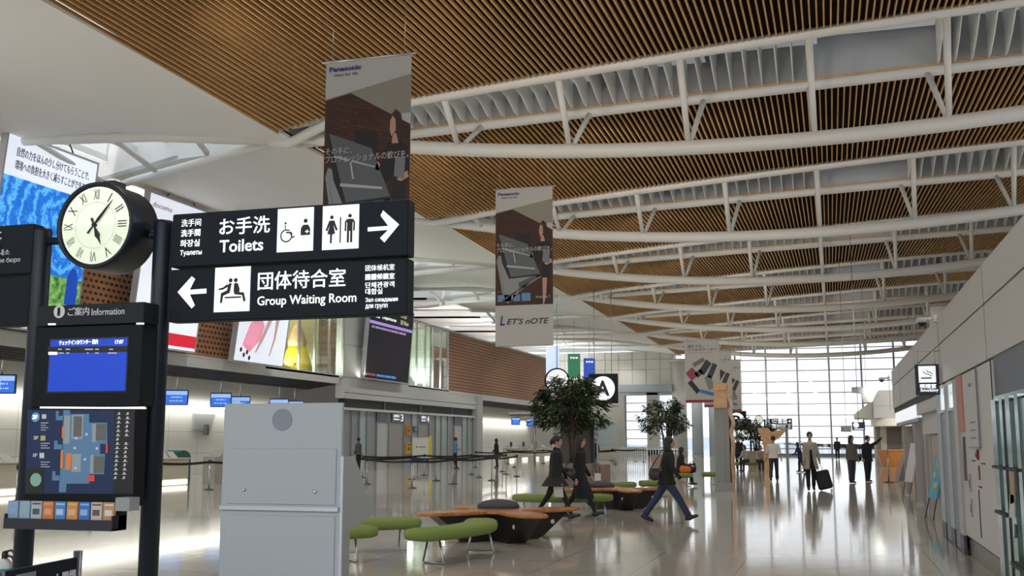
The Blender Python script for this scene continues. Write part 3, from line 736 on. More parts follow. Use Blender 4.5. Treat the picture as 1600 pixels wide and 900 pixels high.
mb.build('flight_row', mat('board_row', (.3, .2, .4), .5, emit=.6, ecol=(.5, .35, .7)), t)
MB().box(.5, .7, .22, 1.0, 1.5, 1.7).box(5.9, 6.1, .22, 1.0, 1.5, 1.7).build('wall_bracket', M_chrome, t)
bars(MB(), .2, 1.5, .15, .13, -.02, 4).build('red_note', mat('board_red', (.3, .1, .1), .5, emit=.4, ecol=(.5, .12, .1)), t)
bars(MB(), 1.7, 4.6, .15, .13, -.02, 6).build('blue_note', mat('board_blue', (.05, .15, .5), .5, emit=.8, ecol=(.1, .3, .8)), t)

# ceiling hung check-in monitors
M_scr = mat('screen_blue', (.01, .05, .30), .3, emit=.75, ecol=(.015, .16, .80))
M_scrl = mat('screen_pale', (.3, .45, .7), .3, emit=.7, ecol=(.30, .50, .85))
mons = [(1, 600, 16, 'pale blue hanging monitor at the far left edge of the counters', 1), (276, 621, 22, 'blue hanging check-in monitor right of the middle signpost column', 0), (345, 625, 22, 'blue hanging check-in monitor over the left edge of the kiosk', 0), (375, 630, 20, 'blue hanging monitor with a pale pink block, above the kiosk', 1), (436, 633, 18, 'small blue hanging monitor above the middle of the kiosk, left of a pair', 1), (460, 636, 18, 'small blue hanging monitor above the middle of the kiosk, right of a pair', 1), (806, 658, 9, 'small blue monitor in the farther check-in bay', 0), (829, 660, 7, 'small dark blue monitor half hidden by the big tree', 0)]
for x, y, wp, lab, kind in mons:
    p = atX(x, y, -26.7); k = p.y / 1837.
    wv = .95 if x < 700 else .8; hv = .66
    t = thing('hanging_monitor', lab, 'monitor', (p.x, p.y, p.z), math.radians(28), None)
    MB().bbox(-wv / 2, wv / 2, 0, .16, -hv / 2, hv / 2, .02).build('housing', M_blk, t)
    sc = MB().box(-wv / 2 + .04, wv / 2 - .04, -.012, 0, -hv / 2 + .04, hv / 2 - .04).build('screen', M_scr, t)
    if kind: MB().box(-wv / 2 + .06, 0, -.02, -.012, -.22, .1).build('picture', M_scrl, sc)
    MB().box(-wv / 2 + .04, wv / 2 - .04, -.02, -.012, hv / 2 - .22, hv / 2 - .06).build('banner', M_scrl, sc)
    bars(bars(MB(), -.22, .22, -.02, .06, -.022, 3), -.28, .28, -.17, .05, -.022, 5).build('lettering', M_scrl, sc)
    MB().tube([(0, .08, hv / 2), (0, .08, 4.62 - p.z)], .03, 8).build('hanger', M_chrome, t)

# check-in desks in the first bay
def desk(p, lab, kind=0, w=1.7):
    t = thing('check_in_desk', lab, 'check in desk', (p[0], p[1], 0), PI / 2, group='check in desks')
    MB().bbox(-w / 2, w / 2, 0, .55, .22, .92, .02).box(-w / 2 + .04, w / 2 - .04, .05, .5, 0, .22).build('cabinet', mat('desk_cream', (.62, .58, .47), .4), t)
    MB().bbox(-w / 2 - .03, w / 2 + .03, -.06, .6, .92, .97, .01).build('counter_top', mat('desk_top', (.50, .42, .30), .35), t)
    MB().box(-w / 2 + .05, w / 2 - .05, .0, .03, .03, .2).build('plinth_light', mat('plinth_lit', (1, .98, .9), .5, emit=1.3, ecol=(1, .97, .82)), t)
    MB().add([(-.6, .2, .97), (-.1, .2, .97), (-.1, .45, 1.25), (-.6, .45, 1.25), (-.6, .26, .97), (-.1, .26, .97), (-.1, .5, 1.25), (-.6, .5, 1.25)], [(0, 1, 2, 3), (7, 6, 5, 4), (0, 3, 7, 4), (1, 5, 6, 2), (3, 2, 6, 7)]).add([(.05, .2, .97), (.45, .2, .97), (.45, .45, 1.2), (.05, .45, 1.2), (.05, .26, .97), (.45, .26, .97), (.45, .5, 1.2), (.05, .5, 1.2)], [(0, 1, 2, 3), (7, 6, 5, 4), (0, 3, 7, 4), (1, 5, 6, 2), (3, 2, 6, 7)]).build('document_stand', M_wall, t)
    return t
d0 = desk((-22.6, 34.2), 'cream check in desk right of the signpost, with sloping document stands')
dup(d0, (-22.8, 30.2, 0), PI / 2, 'cream check in desk seen between the signpost columns')
dup(d0, (-22.8, 39.5, 0), PI / 2, 'cream check in desk behind the kiosk, nearer one')
dup(d0, (-22.9, 26.3, 0), PI / 2, 'cream check in desk at the left edge of the picture')
for k in range(5): dup(d0, (-24.2, 82.5 + 3.6 * k, 0), PI / 2, 'pale check in desk of the farther bay behind the queue belts, %s' % ['nearest', 'second nearest', 'middle one', 'last but one', 'farthest'][k])
def terminal(p, lab):
    t = thing('desk_monitor', lab, 'monitor', p, PI / 2)
    MB().bbox(-.25, .25, 0, .07, .15, .5, .02).build('housing', M_blk, t)
    MB().tube([(0, .05, 0), (0, .05, .2)], .03, 8).lathe([(.12, 0), (.12, .02)], 14, M=tr(0, .05, 0)).build('stand', M_blk, t)
    return t
for k, y in enumerate((83.0, 86.6, 90.4)): terminal((-24.45, y, .975), 'small black desk monitor in the farther bay, %s from the left' % ['first', 'second', 'third'][k])
terminal((-23.05, 39.0, .975), 'small black desk monitor just left of the kiosk')
# bag scale kiosk shape beside the first desk
t = thing('baggage_machine', 'stone grey stepped baggage machine beside the check in desk', 'baggage machine', (-21.9, 36.4, 0), PI / 2)
MB().prism([(-.75, 0), (.95, 0), (.95, .75), (.62, 1.02), (.42, 1.25), (-.1, 1.25), (-.4, 1.0), (-.75, 1.0)], 0, .5).build('housing', mat('machine_stone', (.40, .38, .33), .5), t)
MB().box(.3, .5, -.01, 0, .78, .92).build('display', M_blk, t)
# teal mat of a luggage belt
t = thing('luggage_chute', 'dark teal rounded luggage chute behind the check in desk', 'luggage chute', (-23.6, 36.2, 0), PI / 2)
MB().prism([(-.5, 0), (.5, 0), (.5, .95)] + [(.5 * math.cos(a * PI / 8), .95 + .28 * math.sin(a * PI / 8)) for a in range(1, 8)] + [(-.5, .95)], 0, .6).build('cover', mat('teal_plastic', (.02, .12, .11), .5), t)
# camera bracket plate on wall
t = thing('wall_plate', 'grey tapered wall bracket above the check in desks', 'bracket', (XL - 3, 46.0, 2.35), PI / 2)
MB().prism([(-.9, .5), (.9, .5), (.5, -.35), (-.9, -.25)], -.12, 0).build('plate', M_grey, t)
MB().box(-.1, .1, -.3, -.12, -.5, .0).build('bracket_arm', mat('bracket_dark', (.12, .12, .12), .5), t)

# queue belts
def qpost(p, lab=None):
    t = thing('queue_post', lab or 'steel queue barrier post with a black belt head', 'queue barrier post', (p[0], p[1], 0), 0, 'queue barrier posts in the check in lanes')
    MB().lathe([(.17, 0), (.17, .02), (.06, .045), (.035, .06)], 18).build('base', mat('post_base_dark', (.08, .08, .085), .4, .4), t)
    MB().lathe([(.026, .04), (.026, .84)], 12).build('pole', M_chrome, t)
    MB().lathe([(.042, .84), (.045, .86), (.045, .95), (.036, .965)], 14).build('belt_head', M_blk, t)
    return t
def belt(a, b, lab):
    mb = MB(); A = Vector((a[0], a[1], .90)); B = Vector((b[0], b[1], .90)); d = (B - A).normalized(); n = Vector((-d.y, d.x, 0)) * .004
    N = 8
    for k in range(N):
        p = A.lerp(B, k / N); q = A.lerp(B, (k + 1) / N); p.z -= .05 * math.sin(PI * k / N); q.z -= .05 * math.sin(PI * (k + 1) / N)
        vs = [p - n, q - n, q + n, p + n]; vs = [v + Vector((0, 0, -.045)) for v in vs] + [v + Vector((0, 0, .035)) for v in vs]
        mb.add(vs, [(0, 3, 2, 1), (4, 5, 6, 7), (0, 1, 5, 4), (1, 2, 6, 5), (2, 3, 7, 6), (3, 0, 4, 7)])
    tag(mb.build('queue_belt', M_belt), lab, 'queue belt', 'queue belts in the check in lanes')
lanes = [[(-16.5, 37.2), (-13.7, 34.6), (-13.5, 38.2), (-13.2, 42), (-13.6, 47)], [(-18.0, 39.0), (-16.8, 42.4), (-15.2, 41), (-14.9, 45.5), (-15.0, 50)], [(-19.5, 43.5), (-18.2, 47.5), (-16.4, 49), (-16.4, 54)],
         [(-20.5, 62), (-18.5, 63.5), (-16.6, 65.0), (-15.4, 69.0), (-14.0, 72)], [(-21.5, 72), (-19.5, 74), (-17.2, 76), (-15.2, 78), (-13.6, 81)], [(-20.4, 29.6), (-19.6, 31.6), (-19.0, 33.8), (-18.4, 36.0)], [(-20.6, 24.0), (-19.8, 26.0)]]
LANEW = ['the row nearest the benches', 'the second row behind the kiosk', 'the third row behind the kiosk', 'the row before the guard', 'the far row before the pale desks', 'the row left of the kiosk', 'the row seen between the signposts', 'the row before the narrow window']
lanes.append([(-16.6, 84), (-14.4, 82), (-12.2, 80), (-10.4, 78.5)])
q0 = None
for ln in lanes:
    LN = LANEW[lanes.index(ln)]
    for i, p in enumerate(ln):
        o_ = ['first', 'second', 'third', 'fourth', 'fifth'][i]
        if q0 is None: q0 = qpost(p, 'steel queue post, first of ' + LN)
        else: dup(q0, (p[0], p[1], 0), None, 'steel queue post, %s of %s' % (o_, LN))
        if i: belt(ln[i - 1], p, 'black belt running to the %s post of %s' % (o_, LN))
# white notice stand with a yellow side
t = thing('notice_stand', 'white notice stand with yellow side and blue foot by gate 4', 'notice stand', (atY(658, 700, 57).x, 57.0, 0), math.radians(25))
MB().box(-.48, .42, 0, .05, .62, 1.75).build('board', mat('notice_white', (.62, .62, .56), .5), t)
MB().box(.42, .60, 0, .3, .55, 1.85).build('yellow_side', mat('notice_yellow', (.60, .50, .06), .5), t)
MB().box(-.48, .42, -.01, .05, .42, .62).build('blue_foot', mat('notice_blue', (.01, .03, .20), .5), t)
MB().box(-.45, -.40, 0, .3, 0, .42).box(.5, .55, 0, .3, 0, .55).build('leg', M_chrome, t)
bars(MB(), -.3, .25, 1.2, .06, -.006, 2).build('lettering', M_ink_g, t)

# hanging boards and round bay signs at the back left
for X, Y, w_, zt, zb, col, lab in ((atY(864, 560, 75.8).x, 75.8, 1.0, 8.3, 5.2, (.55, .66, .95), 'pale blue hanging poster in front of the lattice wall'), (atY(897, 560, 80).x, 80, .95, 8.1, 6.3, (.03, .20, .10), 'green hanging poster in the row above the tree'), (atY(921, 560, 82).x, 82, .9, 7.9, 6.2, (.03, .10, .55), 'bright blue hanging poster in the row above the tree')):
    t = thing('hanging_poster', lab, 'poster', (X, Y, zb), math.radians(24), group='hanging posters above the big tree')
    MB().box(-w_ / 2, w_ / 2, 0, .08, 0, zt - zb).build('panel', mat('poster_%s' % lab[:5].strip(), col, .4, emit=.55, ecol=col), t)
    bars(MB(), -w_ * .3, w_ * .3, .5 if 'pale' in lab else (zt - zb) * .8, .12, -.01, 3).build('printed_bars', M_litd if 'pale' not in lab else mat('print_navy', (.02, .05, .3), .5), t)
    MB().tube([(0, .04, zt - zb), (0, .04, 11.1 - zb)], .02, 6).build('hanger', M_chrome, t)
def bay_sign(ch, p, size, lab, ang=0):
    t = thing('bay_sign', lab, 'sign', p, math.radians(ang))
    h = size / 2
    MB().bbox(-h, h, 0, .22, -h, h, .02).build('panel', M_dark, t)
    R_ = h * .82
    M_ = rot('X', 90)
    MB().lathe([(R_, 0), (R_, .02)], 40, M=M_).build('disc', M_lit, t)
    MB().text(ch, -R_ * .58, -R_ * .62, R_ * .58, R_ * .66, -.03, bold=.03).build('letter', M_ink, t)
    MB().tube([(-h * .6, .1, h), (-h * .6, .1, 11.2 - p.z)], .02, 6).tube([(h * .6, .1, h), (h * .6, .1, 11.2 - p.z)], .02, 6).build('hanger', M_chrome, t)
    return t
p = atY(942, 607, 62); bay_sign('A', p, 1.72, 'square dark sign with a black A on a white disc')
p = atY(1151, 657, 88); bay_sign('B', p, 1.5, 'square dark sign with a black B on a white disc, far away')
t = thing('round_bay_sign', 'round white disc sign with a black rim behind the big tree', 'sign', atY(870, 595, 70), math.radians(20))
MB().lathe([(.84, .05), (.84, .3), (.74, .3)], 36, M=rot('X', 90)).build('rim', M_dark, t)
MB().lathe([(.74, 0.04), (.74, .32)], 36, M=rot('X', 90)).build('disc', M_lit, t)
MB().tube([(0, -.15, .8), (0, -.15, 11.2 - t.location.z)], .03, 6).build('hanger', M_chrome, t)
# low white canopies of the farther islands
for p, w_, lab in ((( -18.9, 72, 3.35), 2.2, 'white flat canopy wing right of the big tree, upper one'), ((-18.4, 84, 3.0), 3.0, 'white flat canopy wing right of the big tree, lower one')):
    t = thing('island_canopy', lab, 'canopy', p)
    MB().plate([(-w_, -1.0), (w_ * .6, -1.0), (w_ * .72, -.6), (w_ * .72, .6), (w_ * .6, 1.0), (-w_, 1.0)], 0, .16).build('slab', M_fas, t)
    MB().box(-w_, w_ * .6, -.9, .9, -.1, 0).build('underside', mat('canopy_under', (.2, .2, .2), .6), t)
    MB().tube([(-w_ * .3, 0, -p[2]), (-w_ * .3, 0, 0)], .09, 12).build('post', M_chrome, t)
t = thing('island_counter', 'white counter block with a bluish back wall left of the narrow window', 'counter', (-19.2, 90, 0))
MB().box(-2.4, 1.6, 1.0, 1.3, 0, 3.1).build('back_wall', mat('island_pale', (.45, .52, .56), .5), t)
MB().bbox(-2.4, 1.6, -.4, .3, 0, 1.0, .02).build('desk', mat('island_desk', (.46, .44, .38), .5), t)

# ------------------------------------------------------------------ right side wall, X = 1.75
XR = 1.75
M_rw = mat('right_wall_panel', (.50, .49, .48), .45)
M_rw2 = mat('right_wall_lower', (.53, .53, .52), .45)
r = sthing('wall_right', 'pale panelled service block along the right side of the walkway')
MB().box(XR, 9, -6, 34.3, 3.19, 3.64).box(XR, 9, -6, 34.3, 2.53, 3.165).build('upper_panel', M_rw, r)
MB().box(XR + .03, 9, -6, 34.3, 2.4, 3.6).build('joint_backing', mat('joint_dark', (.06, .06, .065), .7), r)
jb = MB()
for y in (8, 13.6, 19.3, 24.9, 30.5, 36): jb.box(XR - .003, XR + .01, y, y + .02, 2.53, 3.64)
jb.build('joint', mat('joint_grey', (.2, .2, .2), .7), r)
MB().box(XR + .1, 9, 13.3, 16.6, .27, 2.50).box(XR + .1, 9, 16.6, 19.9, .27, 2.5).build('lower_panel', M_rw2, r)
MB().box(XR + .04, 9, -6, 19.9, 0, .27).build('skirting', mat('skirting_taupe', (.17, .155, .14), .35), r)
MB().box(XR + .0, XR + .12, 13.2, 19.9, .27, .285).build('skirting_joint', M_blk, r)
MB().box(XR + .0, XR + .10, 16.55, 19.9, .285, 2.5).box(XR, XR + .1, 13.25, 16.55, .285, 2.5).build('lower_facing', M_rw2, r)
# door jamb fins with dark feet
M_fin = mat('fin_blue_grey', (.36, .40, .43), .4)
for y0, y1, lab in ((19.3, 19.95, 'tall blue grey door jamb fin, farthest of three'), (17.95, 18.5, 'tall blue grey door jamb fin, middle of three'), (16.75, 17.2, 'tall pinkish grey door jamb fin, nearest of three')):
    t = thing('door_jamb', lab, 'door jamb', (XR - .035, y0, 0))
    MB().box(0, .035, 0, y1 - y0, .27, 2.48).build('fin', M_fin if 'pink' not in lab else mat('fin_pink_grey', (.44, .40, .40), .4), t)
    MB().box(-.005, .035, -.01, y1 - y0, 0, .27).build('foot', mat('fin_foot', (.05, .05, .075), .4), t)
for y0, y1, no in ((18.5, 19.3, 1), (17.2, 17.95, 2)):
    d = sthing('door_%d' % no, 'recessed service door between the jamb fins')
    MB().box(XR - .02, XR, y0, y1, .02, 2.05).build('leaf', mat('door_blue_grey', (.20, .25, .29), .4), d)
    MB().box(XR - .02, XR, y0, y1, 2.08, 2.44).build('transom', mat('transom_bright', (.7, .78, .82), .2, emit=.5, ecol=(.7, .8, .85)), d)
    MB().box(XR - .05, XR, y0, y1, 2.04, 2.08).box(XR - .05, XR, y0, y1, 2.44, 2.48).build('frame', M_white, d)
t = thing('wall_plate', 'salmon red plate high beside the nearest door jamb fin', 'sign plate', (XR - .02, 16.2, 1.72), -PI / 2)
MB().box(-.5, 0, -.0, .03, 0, .78).build('plate', mat('salmon_red', (.50, .20, .17), .5), t)
t = thing('door_pull', 'dark curved pull plate below the salmon red plate', 'door pull', (XR, 16.25, 1.35), -PI / 2)
MB().prism([(-.16, -.3), (.0, -.3), (.0, .3), (-.05, .28), (-.12, .15), (-.16, 0)], -.03, .0).build('plate', mat('pull_dark', (.10, .09, .09), .4), t)
t = thing('wall_notice', 'tall pale framed notice on the right wall', 'notice', (XR - .01, 14.55, 1.52), -PI / 2)
MB().box(-1.05, 0, -.015, .01, 0, .95).build('sheet', mat('notice_sheet', (.50, .51, .50), .5), t)
MB().box(-.01, .01, -.018, .0, 0, .97).box(-1.05, .02, -.022, 0, -.02, 0).build('frame', mat('frame_blue_grey', (.18, .2, .24), .4), t)
lt = MB()
for k in range(3): bars(lt, -.8, -.3, .30 - .10 * k, .018, -.02, k)
bars(lt, -.75, -.45, .77, .04, -.02, 8)
lt.build('lettering', mat('faint_print', (.25, .26, .28), .6), t)
t = thing('fire_alarm', 'red round fire alarm lamp with a call button on the right wall', 'fire alarm', (XR, 14.9, 1.28), -PI / 2)
MB().lathe([(.07, 0), (.07, .012), (.05, .025), (.02, .04)], 18, M=tr(.0, 0, .14) @ rot('X', 90)).build('lamp', mat('alarm_red', (.16, .008, .012), .35), t)
MB().lathe([(.035, 0), (.035, .015)], 14, M=tr(.02, 0, -.03) @ rot('X', 90)).box(-.02, .06, -.012, 0, -.17, -.06).build('call_button', MATS['alarm_red'], t)
MB().box(-.12, .16, -.01, 0, -.27, -.25).box(-.16, -.14, -.01, 0, -.9, -.3).box(.25, .6, -.01, 0, .03, .045).box(-.7, -.35, -.01, 0, .05, .065).build('panel_joint', M_blk, t)
for z, w_ in ((1.05, .05), (.72, .05)):
    t = thing('wall_switch', 'small dark switch plate on the right wall, %s' % ('upper one' if z > 1 else 'lower one'), 'switch', (XR, 15.9, z), -PI / 2)
    MB().bbox(-.05, .05, -.015, 0, -.14, .10, .004).build('plate', M_grey, t); MB().box(-.02, .02, -.02, -.015, -.08, .03).build('rocker', M_blk, t)
# automatic glass entrance with bright metal posts
d = sthing('door_3', 'glass entrance with mirror steel posts at the right edge')
M_mir = mat('mirror_steel', (.50, .60, .60), .12, 1.0)
pb = MB()
for y, w_ in ((12.90, .17), (12.35, .10), (11.9, .14), (11.35, .10), (10.6, .16), (10.0, .12)):
    pb.box(XR - .06, XR + .02, y - w_, y + w_, 0, 2.04)
pb.box(XR - .02, XR + .05, 9, 13.1, 2.02, 2.08).build('post', M_mir, d)
MB().box(XR, XR + .02, 9, 13.0, .05, 2.0).build('pane', mat('entrance_dark_glass', (.10, .12, .08), .12), d)
MB().box(XR - .09, XR - .05, 12.2, 13.05, 1.30, 1.33).box(XR - .09, XR - .05, 12.2, 13.05, .82, .85).box(XR - .09, XR - .05, 11.2, 12.1, .36, .40).box(XR - .09, XR - .05, 11.4, 12.1, 1.3, 1.33).build('rail', M_blk, d)
MB().box(XR + .25, 5, 8, 13.0, 0, 2.4).build('interior', mat('interior_olive', (.22, .24, .15), .6), d)
MB().box(XR + .02, 6, 6, 13.3, 2.06, 2.53).build('lintel', mat('lintel_blue_grey', (.075, .09, .125), .4), d)
MB().box(XR - .01, XR + .06, 13.3, 13.32, 2.0, 2.5).build('lintel_joint', M_blk, d)
for (y, z, w_, h_, c_, lab) in ((11.75, 1.15, .16, .18, (.45, .26, .14), 'tan sticker on the glass entrance'), (11.85, .95, .2, .12, (.6, .62, .6), 'white sticker on the glass entrance'), (11.7, .72, .08, .07, (.03, .03, .03), 'small black handle plate on the glass entrance')):
    t = thing('door_sticker', lab, 'sticker', (XR - .075, y, z), -PI / 2)
    MB().prism([(-w_, -h_), (w_ * .8, -h_ * .8), (w_, h_), (-w_ * .3, h_)], -.01, 0).build('sheet', mat('sticker_' + lab[:4], c_, .5), t)
# lower level beyond the fins
q = sthing('wall_right_beyond', 'pinkish panelled recess beyond the door fins')
M_pink = mat('recess_pink_brown', (.36, .30, .26), .4)
MB().box(2.0, 9, 19.95, 25.6, 0, 1.72).build('pink_panel', M_pink, q)
MB().box(1.9, 9, 19.95, 25.6, 1.73, 2.15).box(1.8, 9, 19.95, 25.7, 2.15, 2.53).build('white_panel', M_rw, q)
MB().box(1.99, 2.0, 21.5, 21.52, 0, 1.7).box(1.99, 2.0, 24.9, 24.92, 0, 1.7).build('panel_joint', M_grey, q)
MB().box(2.25, 9, 25.6, 34.3, 0, 2.1).build('taupe_wall', mat('recess_taupe', (.25, .215, .19), .5), q)
M_canw = mat('translucent_band', (.85, .88, .92), .3, emit=.55, ecol=(.9, .94, 1))
MB().add([(1.80, 25.7, 2.10), (1.80, 34.2, 2.10), (1.80, 34.2, 2.52), (1.80, 25.7, 2.52), (2.1, 25.7, 2.1), (2.1, 34.2, 2.1), (2.1, 34.2, 2.52), (2.1, 25.7, 2.52)], [(0, 3, 2, 1), (4, 5, 6, 7), (0, 1, 5, 4), (1, 2, 6, 5), (0, 4, 7, 3)]).build('lit_band', M_canw, q)
MB().box(1.82, 2.0, 25.7, 34.2, 2.02, 2.10).build('lower_beam', M_mull, q)
for k, y in enumerate((26.2, 29.4, 33.9)):
    t = thing('square_post', 'slim taupe square post under the lit band, %s' % ['nearest', 'middle', 'farthest'][k], 'post', (1.98, y, 0))
    MB().box(0, .14, 0, .22, 0, 2.0).build('shaft', mat('post_taupe', (.50, .48, .46), .4), t)
    MB().box(-.01, .15, -.01, .23, 0, .06).build('shoe', M_chrome, t)
# smoking sign, cameras
t = thing('smoking_sign', 'dark hanging sign with a white smoking pictogram and the word Smoking', 'sign', (1.34, 19, 2.34), 0)
MB().bbox(0, .37, 0, .12, 0, .5, .008).build('panel', mat('sign_navy', (.012, .015, .04), .5), t)
MB().box(.05, .315, -.006, 0, .20, .47).build('pictogram_field', M_lit, t)
mb = MB().box(.085, .245, -.012, -.006, .262, .282)
mb.tube([(.12, -.01, .385), (.15, -.01, .345), (.20, -.01, .335), (.255, -.01, .30)], .006, 6).tube([(.17, -.01, .40), (.20, -.01, .37), (.235, -.01, .365), (.265, -.01, .33)], .006, 6)
mb.build('pictogram', M_ink, t)
MB().text('喫煙室', .065, .105, .31, .175, -.006, bold=.03).text('Smoking', .065, .035, .34, .10, -.006, bold=.02).build('lettering', M_litd, t)
MB().tube([(.05, .06, .5), (.05, .06, .75)], .006, 6).tube([(.32, .06, .5), (.32, .06, .75)], .006, 6).tube([(.05, .06, .72), (.41, .06, .72)], .01, 6).build('hanger', M_chrome, t)
def cctv(p, lab):
    t = thing('security_camera', lab, 'security camera', p, PI)
    MB().box(.0, .05, -.09, .09, -.03, .09).tube([(.02, 0, .03), (.22, 0, .03)], .028, 10).build('bracket', M_white, t)
    MB().lathe([(.07, .0), (.085, .01), (.085, .07), (.03, .09)], 18, M=tr(.24, 0, -.03)).build('housing', mat('cam_grey', (.5, .5, .5), .4), t)
    MB().ell((.24, 0, -.03), (.065, .065, .065)).build('dome', M_blk, t)
    return t
cctv((XR, 19.4, 3.60), 'dome security camera on the right fascia, nearer one by the roof trusses')
cctv((XR, 35.5, 3.48), 'dome security camera at the far end of the right fascia')
# easel, round barrier, stand signs
def easel(p, ang, lab, board, bw, bh):
    t = thing('easel_sign', lab, 'easel sign', p, ang)
    MB().box(-bw / 2, bw / 2, -.03, 0, .45, .45 + bh, M=rot('X', -12)).build('board', board, t)
    for x in (-bw * .4, bw * .4): MB().tube([(x * .9, .30, 1.42), (x * 1.2, -.02, .012)], .010, 8).build('leg', M_black, t)
    MB().tube([(0, .32, 1.40), (0, .70, .012)], .010, 8).build('leg', M_black, t)
    return t
easel((1.90, 32.6, 0), math.radians(-78), 'black easel with a white board seen edge on, by the right wall', mat('easel_white', (.7, .7, .72), .4), .75, 1.1)
t = easel((1.80, 23.6, 0), math.radians(-80), 'easel with a light blue poster leaning by the pink wall panel', mat('poster_light_blue', (.10, .42, .58), .5), .62, .95)
MB().ell((.05, -.035, 1.15), (.16, .006, .10), M=rot('X', -12)).ell((-.08, -.035, .92), (.12, .006, .08), M=rot('X', -12)).ell((.08, -.035, .70), (.16, .006, .07), M=rot('X', -12)).build('printed_picture', mat('poster_tan', (.6, .45, .25), .5), t)
t = thing('curved_stand', 'beige curved leaning leaflet stand before the information counter', 'stand', (2.55, 44.9, 0), math.radians(-20))
pr = [(-.28, 0), (.20, 0), (.20, .05), (-.08, .06), (.04, .55), (.24, 1.0), (.42, 1.20), (.34, 1.24), (.05, 1.0), (-.16, .5), (-.22, .06), (-.28, .05)]
MB().prism([(x + .0, z) for x, z in pr], -.35, .35).build('body', mat('stand_beige', (.46, .38, .30), .5), t)
t = thing('queue_post', 'single steel queue post in front of the orange counter', 'queue barrier post', (1.98, 44.4, 0))
MB().lathe([(.2, 0), (.2, .02), (.04, .05)], 18).build('base', MATS['post_base_dark'], t)
MB().lathe([(.03, .04), (.03, 1.25)], 12).build('pole', M_chrome, t)
# information counter: orange desk, white drum with the i sign
t = thing('information_counter', 'orange wooden information counter under a white rounded canopy drum', 'counter', (4.05, 70.6, 0))
def arc(cx, cy, R0, a0, a1, n): return [(cx + R0 * math.cos(math.radians(a0 + (a1 - a0) * k / n)), cy + R0 * math.sin(math.radians(a0 + (a1 - a0) * k / n))) for k in range(n + 1)]
cnt = arc(0, 0, 1.6, 180, 270, 10) + [(6, -1.6), (6, 0), (0, 0)]
M_orange = mat('counter_orange_wood', (.60, .24, .06), .3, noise=.1, nscale=5)
def tapered(mb, poly, z0, z1, k0, k1):
    n = len(poly); vs = [(x * k0, y * k0, z0) for x, y in poly] + [(x * k1, y * k1, z1) for x, y in poly]
    mb.add(vs, [tuple(range(n - 1, -1, -1)), tuple(range(n, 2 * n))] + [(i, (i + 1) % n, n + (i + 1) % n, n + i) for i in range(n)]); return mb
tapered(MB(), cnt, 0, 1.0, .80, 1.0).build('front_panel', M_orange, t)
tapered(MB(), cnt, 1.0, 1.05, 1.03, 1.03).build('counter_top', M_pale, t)
drum = arc(0, 0, 1.75, 180, 270, 12) + [(6, -1.75), (6, 1.4), (-1.75, 1.4)]
MB().plate(drum, 2.45, 2.92, smooth=False).build('canopy_drum', mat('drum_white', (.78, .76, .72), .4), t)
MB().box(-1.2, -.9, .3, 1.2, 1.05, 2.45).box(.0, .9, .9, 1.1, 1.05, 2.45).box(2.3, 6, .9, 1.1, 1.05, 2.45).build('back_wall', mat('counter_back', (.50, .54, .46), .5), t)
MB().box(.95, 2.25, .95, 1.15, 1.05, 2.45).build('dark_opening', M_blk, t)
MB().text('i', 1.16, 2.55, 1.24, 2.81, -1.80, bold=.05).build('letter', M_litd, t)
sg = MB().lathe([(.24, 0), (.24, .03)], 24, M=tr(1.2, -1.76, 2.68) @ rot('X', 90)).build('sign_disc', M_ink, t)
MB().text('総合案内', 1.6, 2.62, 2.4, 2.76, -1.77).build('lettering', M_ink_g, t)
tag(MB().bbox(0, 1.14, 0, 2.5, .72, 1.68, .02).bbox(0, 1.57, 0, 2.5, 0, .72, .02).build('duct_housing', mat('duct_grey_white', (.42, .42, .42), .5)), 'stepped grey white boxed housing hanging above the information counter', 'duct housing').location = (2.40, 69.2, 2.92)
t = thing('ceiling_pod', 'small grey box pod hanging left of the stepped housing', 'speaker', atY(1354, 618, 66))
MB().prism([(-.8, .5), (.8, .5), (.5, .1), (.3, -.4), (-.2, -.4), (-.3, .15), (-.8, .2)], 0, .8).build('housing', M_grey, t)
MB().tube([(0, .4, .5), (0, .4, 11.2 - t.location.z)], .012, 6).build('hanger', M_chrome, t)
t = thing('roof_canopy', 'white sloped canopy edge above the information counter', 'canopy', (2.6, 72.5, 0))
MB().prism([(-1.2, 3.0), (-1.2, 3.3), (0, 4.2), (5, 4.2), (5, 2.95), (0, 2.95)], 0, 5).build('shell', M_white, t)
MB().box(0, 4, .5, 4, 0, 2.95).build('wall', mat('canopy_wall', (.40, .36, .32), .5), t)
t = thing('hanging_sign', 'small dark hanging information sign left of the white drum', 'sign', atY(1341.5, 666, 50))
MB().bbox(-.27, .27, 0, .12, -.18, .18, .01).build('panel', mat('sign_blue_grey', (.03, .05, .10), .5), t)
MB().lathe([(.12, 0), (.12, .015)], 20, M=tr(-.10, 0, .05) @ rot('X', 90)).box(-.2, .22, -.01, 0, -.14, -.10).build('symbol', M_lit, t)
MB().tube([(0, .06, .2), (0, .06, 11.75 - t.location.z)], .015, 6).build('hanger', M_chrome, t)
t = thing('hanging_sign', 'pale outline hanging sign over the couple, left of the dark one', 'sign', atY(1322, 670.5, 60))
MB().box(-.27, .27, 0, .08, -.14, .14).build('panel', mat('sign_pale', (.6, .62, .62), .5), t)
MB().box(-.24, -.05, -.01, 0, -.1, .1).box(.0, .22, -.01, 0, -.1, -.03).box(0, .22, -.01, 0, .03, .1).build('symbol', M_grey, t)
MB().tube([(0, .04, .14), (0, .04, 11.3 - t.location.z)], .015, 6).build('hanger', M_chrome, t)
t = thing('white_pier', 'white box at the right roof edge behind the wall top', 'pier', (5.2, 60.0, 0))
MB().bbox(0, 1.4, 0, 2.0, 5.0, 8.55, .02).box(.4, 1.0, .4, 1.6, 0, 5).build('box', M_rw, t)

